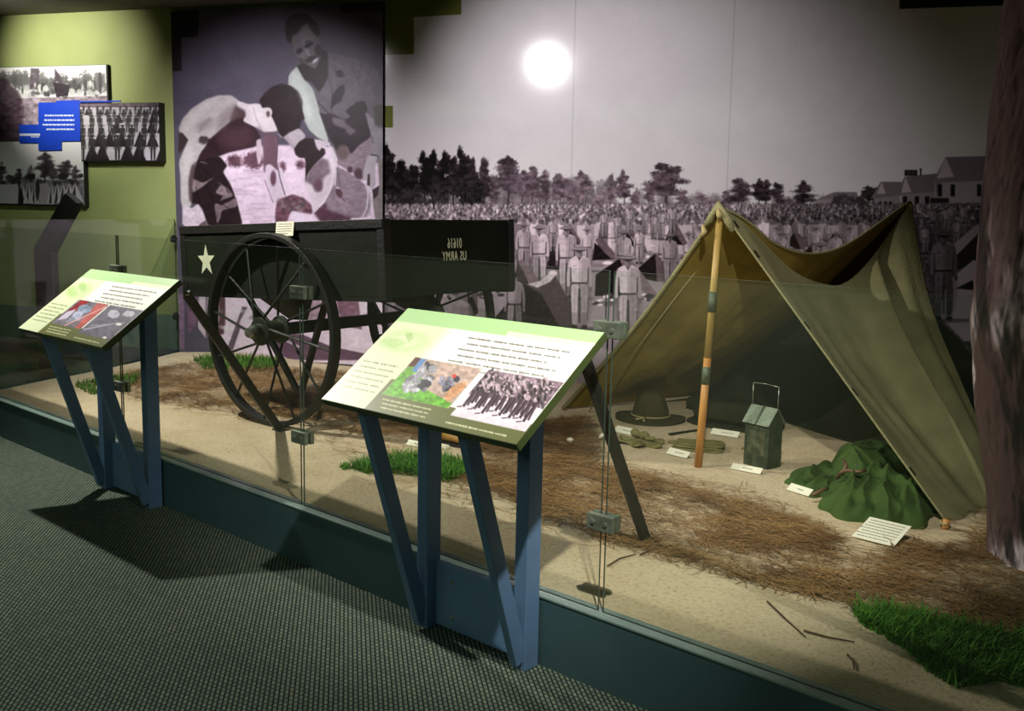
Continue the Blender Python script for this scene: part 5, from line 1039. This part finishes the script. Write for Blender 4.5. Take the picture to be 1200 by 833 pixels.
# ---------------------------------------------------------------- straw, grass, twigs
def scatter(poly, n, pxy=True):
    W = np.array([on_z(*q)[:2] for q in poly]); lo_, hi_ = W.min(0), W.max(0); out = []
    while len(out) < n:
        c = rng.uniform(lo_, hi_, (n*2, 2)); k = pin(W, c[:, 0], c[:, 1]); out += c[k].tolist()
    return np.array(out[:n])
def needles(C, length, width, curl, lift_):
    n = len(C); a = rng.uniform(0, 2*PI, n); a = np.where(rng.random(n) < .55, rng.normal(.15, .45, n)+PI*(rng.random(n) < .5), a); L = length*rng.uniform(.5, 1.2, n); k = rng.normal(0, curl, n); V = []; m_ = 5
    s = np.linspace(-.5, .5, m_); z0 = rng.uniform(.002, lift_, n); tilt = rng.normal(0, .05, n)
    X = []; 
    for q in s:
        an = a+k*q; px_ = C[:, 0]+L*q*np.cos(a)-L*k*(q*q)*.5*np.sin(a); py_ = C[:, 1]+L*q*np.sin(a)+L*k*(q*q)*.5*np.cos(a); wx, wy = -np.sin(an)*width/2, np.cos(an)*width/2
        pz = gh(px_, py_)+z0+np.abs(L*q*tilt); X.append(np.stack([np.stack([px_-wx, py_-wy, pz], -1), np.stack([px_+wx, py_+wy, pz+.0005], -1)], 1))
    V = np.stack(X, 1).reshape(n, -1, 3); b = np.arange(n)[:, None, None]*m_*2; q = np.array([[2*i, 2*i+1, 2*i+3, 2*i+2] for i in range(m_-1)])[None]
    return V.reshape(-1, 3), (b+q).reshape(-1, 4)
def fast(name, V, Fc, m, label, cat, kind='stuff'):
    me = bpy.data.meshes.new(name); me.vertices.add(len(V)); me.vertices.foreach_set('co', V.astype(np.float32).ravel()); me.loops.add(Fc.size); me.loops.foreach_set('vertex_index', Fc.astype(np.int32).ravel()); me.polygons.add(len(Fc)); me.polygons.foreach_set('loop_start', np.arange(len(Fc), dtype=np.int32)*Fc.shape[1]); me.update(calc_edges=True)
    return setp(link(name, me, m), label, cat, None, kind)
Cs = np.concatenate([scatter(LIT[0][1], 12500), scatter(LIT[1][1], 9000), scatter(LIT[2][1], 1500), scatter([(640, 560), (960, 560), (1200, 700), (1200, 600), (700, 500)], 900)])
inner = [(700, 488), (960, 500), (1100, 600), (1090, 625), (985, 625), (860, 585), (780, 565), (700, 545)]
Wn = [on_z(*q)[:2] for q in inner]; keep = ~pin(Wn, Cs[:, 0], Cs[:, 1]) | (rng.random(len(Cs)) < .04)
cl = fbm(Cs[:, 0]*5, Cs[:, 1]*5, 21, 3); keep &= rng.random(len(Cs)) < np.clip((cl-.3)*4, .2, 1); Cs = Cs[keep]
V, Fc = needles(Cs, .15, .0034, 1.5, .018); fast('pine_straw', V, Fc, M['needle'], 'brown pine straw strewn over the sand around the tent and wagon', 'pine straw')
def grass(poly, n, h, label, lean=1.5):
    C = scatter(poly, n); a = rng.uniform(0, 2*PI, n); ln = rng.uniform(.2, lean, n); H = h*rng.uniform(.45, 1.1, n); w = .004; X = []
    cen = C.mean(0)
    for q in (0, .35, .7, 1):
        ox = np.cos(a)*ln*H*q*q; oy = np.sin(a)*ln*H*q*q; ww = w*(1-.85*q); X.append(np.stack([np.stack([C[:, 0]+ox-np.sin(a)*ww, C[:, 1]+oy+np.cos(a)*ww, gh(C[:, 0], C[:, 1])+H*q*(1-.25*ln*q)], -1), np.stack([C[:, 0]+ox+np.sin(a)*ww, C[:, 1]+oy-np.cos(a)*ww, gh(C[:, 0], C[:, 1])+H*q*(1-.25*ln*q)], -1)], 1))
    V = np.stack(X, 1).reshape(-1, 3); b = np.arange(n)[:, None, None]*8; q = np.array([[2*i, 2*i+1, 2*i+3, 2*i+2] for i in range(3)])[None]
    fast('grass_clump', V, (b+q).reshape(-1, 4), M['grass'], label, 'grass')
grass([(408, 548), (440, 543), (470, 538), (500, 538), (548, 545), (548, 556), (525, 566), (500, 560), (470, 556), (430, 556)], 2600, .075, 'clump of bright green grass behind the legs of the right text stand')
grass([(998, 716), (1040, 716), (1085, 728), (1120, 735), (1160, 745), (1215, 750), (1240, 800), (1215, 810), (1170, 800), (1120, 806), (1085, 785), (1060, 762), (1010, 732)], 3600, .07, 'green grass clump in the front right corner of the sand')
grass([(226, 426), (250, 424), (330, 428), (338, 432), (310, 438), (240, 436)], 1400, .07, 'green grass clump at the foot of the tall mural, behind the wagon', .8)
grass([(84, 452), (120, 444), (165, 441), (160, 452), (110, 464)], 900, .05, 'low grass clump behind the legs of the left text stand', .9)
grass([(398, 547), (406, 545), (412, 549), (402, 551)], 90, .03, 'tiny tuft of grass left of the bright grass clump')
for i, (pts, lab) in enumerate((([(642, 584), (655, 566), (680, 552), (702, 540)], 'thin dark twig left of the black brace'), ([(712, 664), (726, 656), (745, 651)], 'short twig on the sand right of the glass joint'),
        ([(899, 706), (918, 724), (944, 747)], 'long straight twig on the sand, front right'), ([(942, 740), (970, 748), (1001, 754)], 'thin twig pointing at the corner grass clump'), ([(993, 768), (1000, 776), (1001, 784)], 'short curved twig on the bare sand near the kerb'),
        ([(750, 652), (765, 644), (790, 640)], 'twig at the edge of the straw in front of the tent'))):
    P = [gp(*q, dz=.006) for q in pts]; t = MB().tube(P, [.0035]+[.003]*(len(P)-2)+[.002], 6).build('twig', M['twig'], None, smooth=True); setp(t, lab, 'twig', 'twigs on the sand')
# ---------------------------------------------------------------- lights
def spot(name, loc, to, power, size=60, blend=.5, col=(1, .95, .86), rad=.035):
    l = bpy.data.lights.new(name, 'SPOT'); l.energy = power; l.spot_size = math.radians(size); l.spot_blend = blend; l.color = col; l.shadow_soft_size = rad
    o = bpy.data.objects.new(name, l); COL.objects.link(o); o.location = loc; d = Vector(to)-Vector(loc); o.rotation_euler = d.to_track_quat('-Z', 'Y').to_euler(); return o
spot('ceiling_or_fill_spot', (-.85, 1.45, 3.1), (-3.05, 3.9, .25), 600, 59, .8)
spot('ceiling_or_fill_spot', (-6.15, 2.38, 3.0), (-4.6, 3.2, .2), 430, 122, .7)
spot('ceiling_or_fill_spot', (-4.66, 2.66, 3.12), (-4.75, 6.1, 1.95), 470, 60, 1, (1, .95, .97), .02)
spot('ceiling_or_fill_spot', (-8.7, 2.5, 3.12), (-9.15, 4.15, 2.72), 240, 60, 1, (1, .97, .86))
spot('ceiling_or_fill_spot', (-6.5, 2.9, 3.1), (-7.3, 4.98, 1.2), 300, 86, 1, (1, .92, .98))
spot('ceiling_or_fill_spot', (-7.1, 3.3, 3.1), (-8.9, 3.9, .5), 110, 80, 1, (.9, 1, .85))  # added fill light, brightens the left end of the bed and lower wall
spot('ceiling_or_fill_spot', (-4.5, 1.9, 3.1), (-2.3, 4.9, .5), 260, 40, .6)
w = bpy.data.worlds.new('world'); SC.world = w; w.use_nodes = True
w.node_tree.nodes['Background'].inputs[0].default_value = (.10, .12, .09, 1); w.node_tree.nodes['Background'].inputs[1].default_value = 0
a = bpy.data.lights.new('room_glow', 'AREA'); a.shape = 'RECTANGLE'; a.size = 6; a.size_y = 3; a.energy = 80; a.color = (.8, 1, .75)
o = bpy.data.objects.new('room_glow', a); COL.objects.link(o); o.location = (-3, -2.5, 3.1)
SC.view_settings.view_transform = 'Standard'; SC.view_settings.look = 'None'; SC.view_settings.gamma = 1; SC.view_settings.exposure = 0; SC.view_settings.use_curve_mapping = False
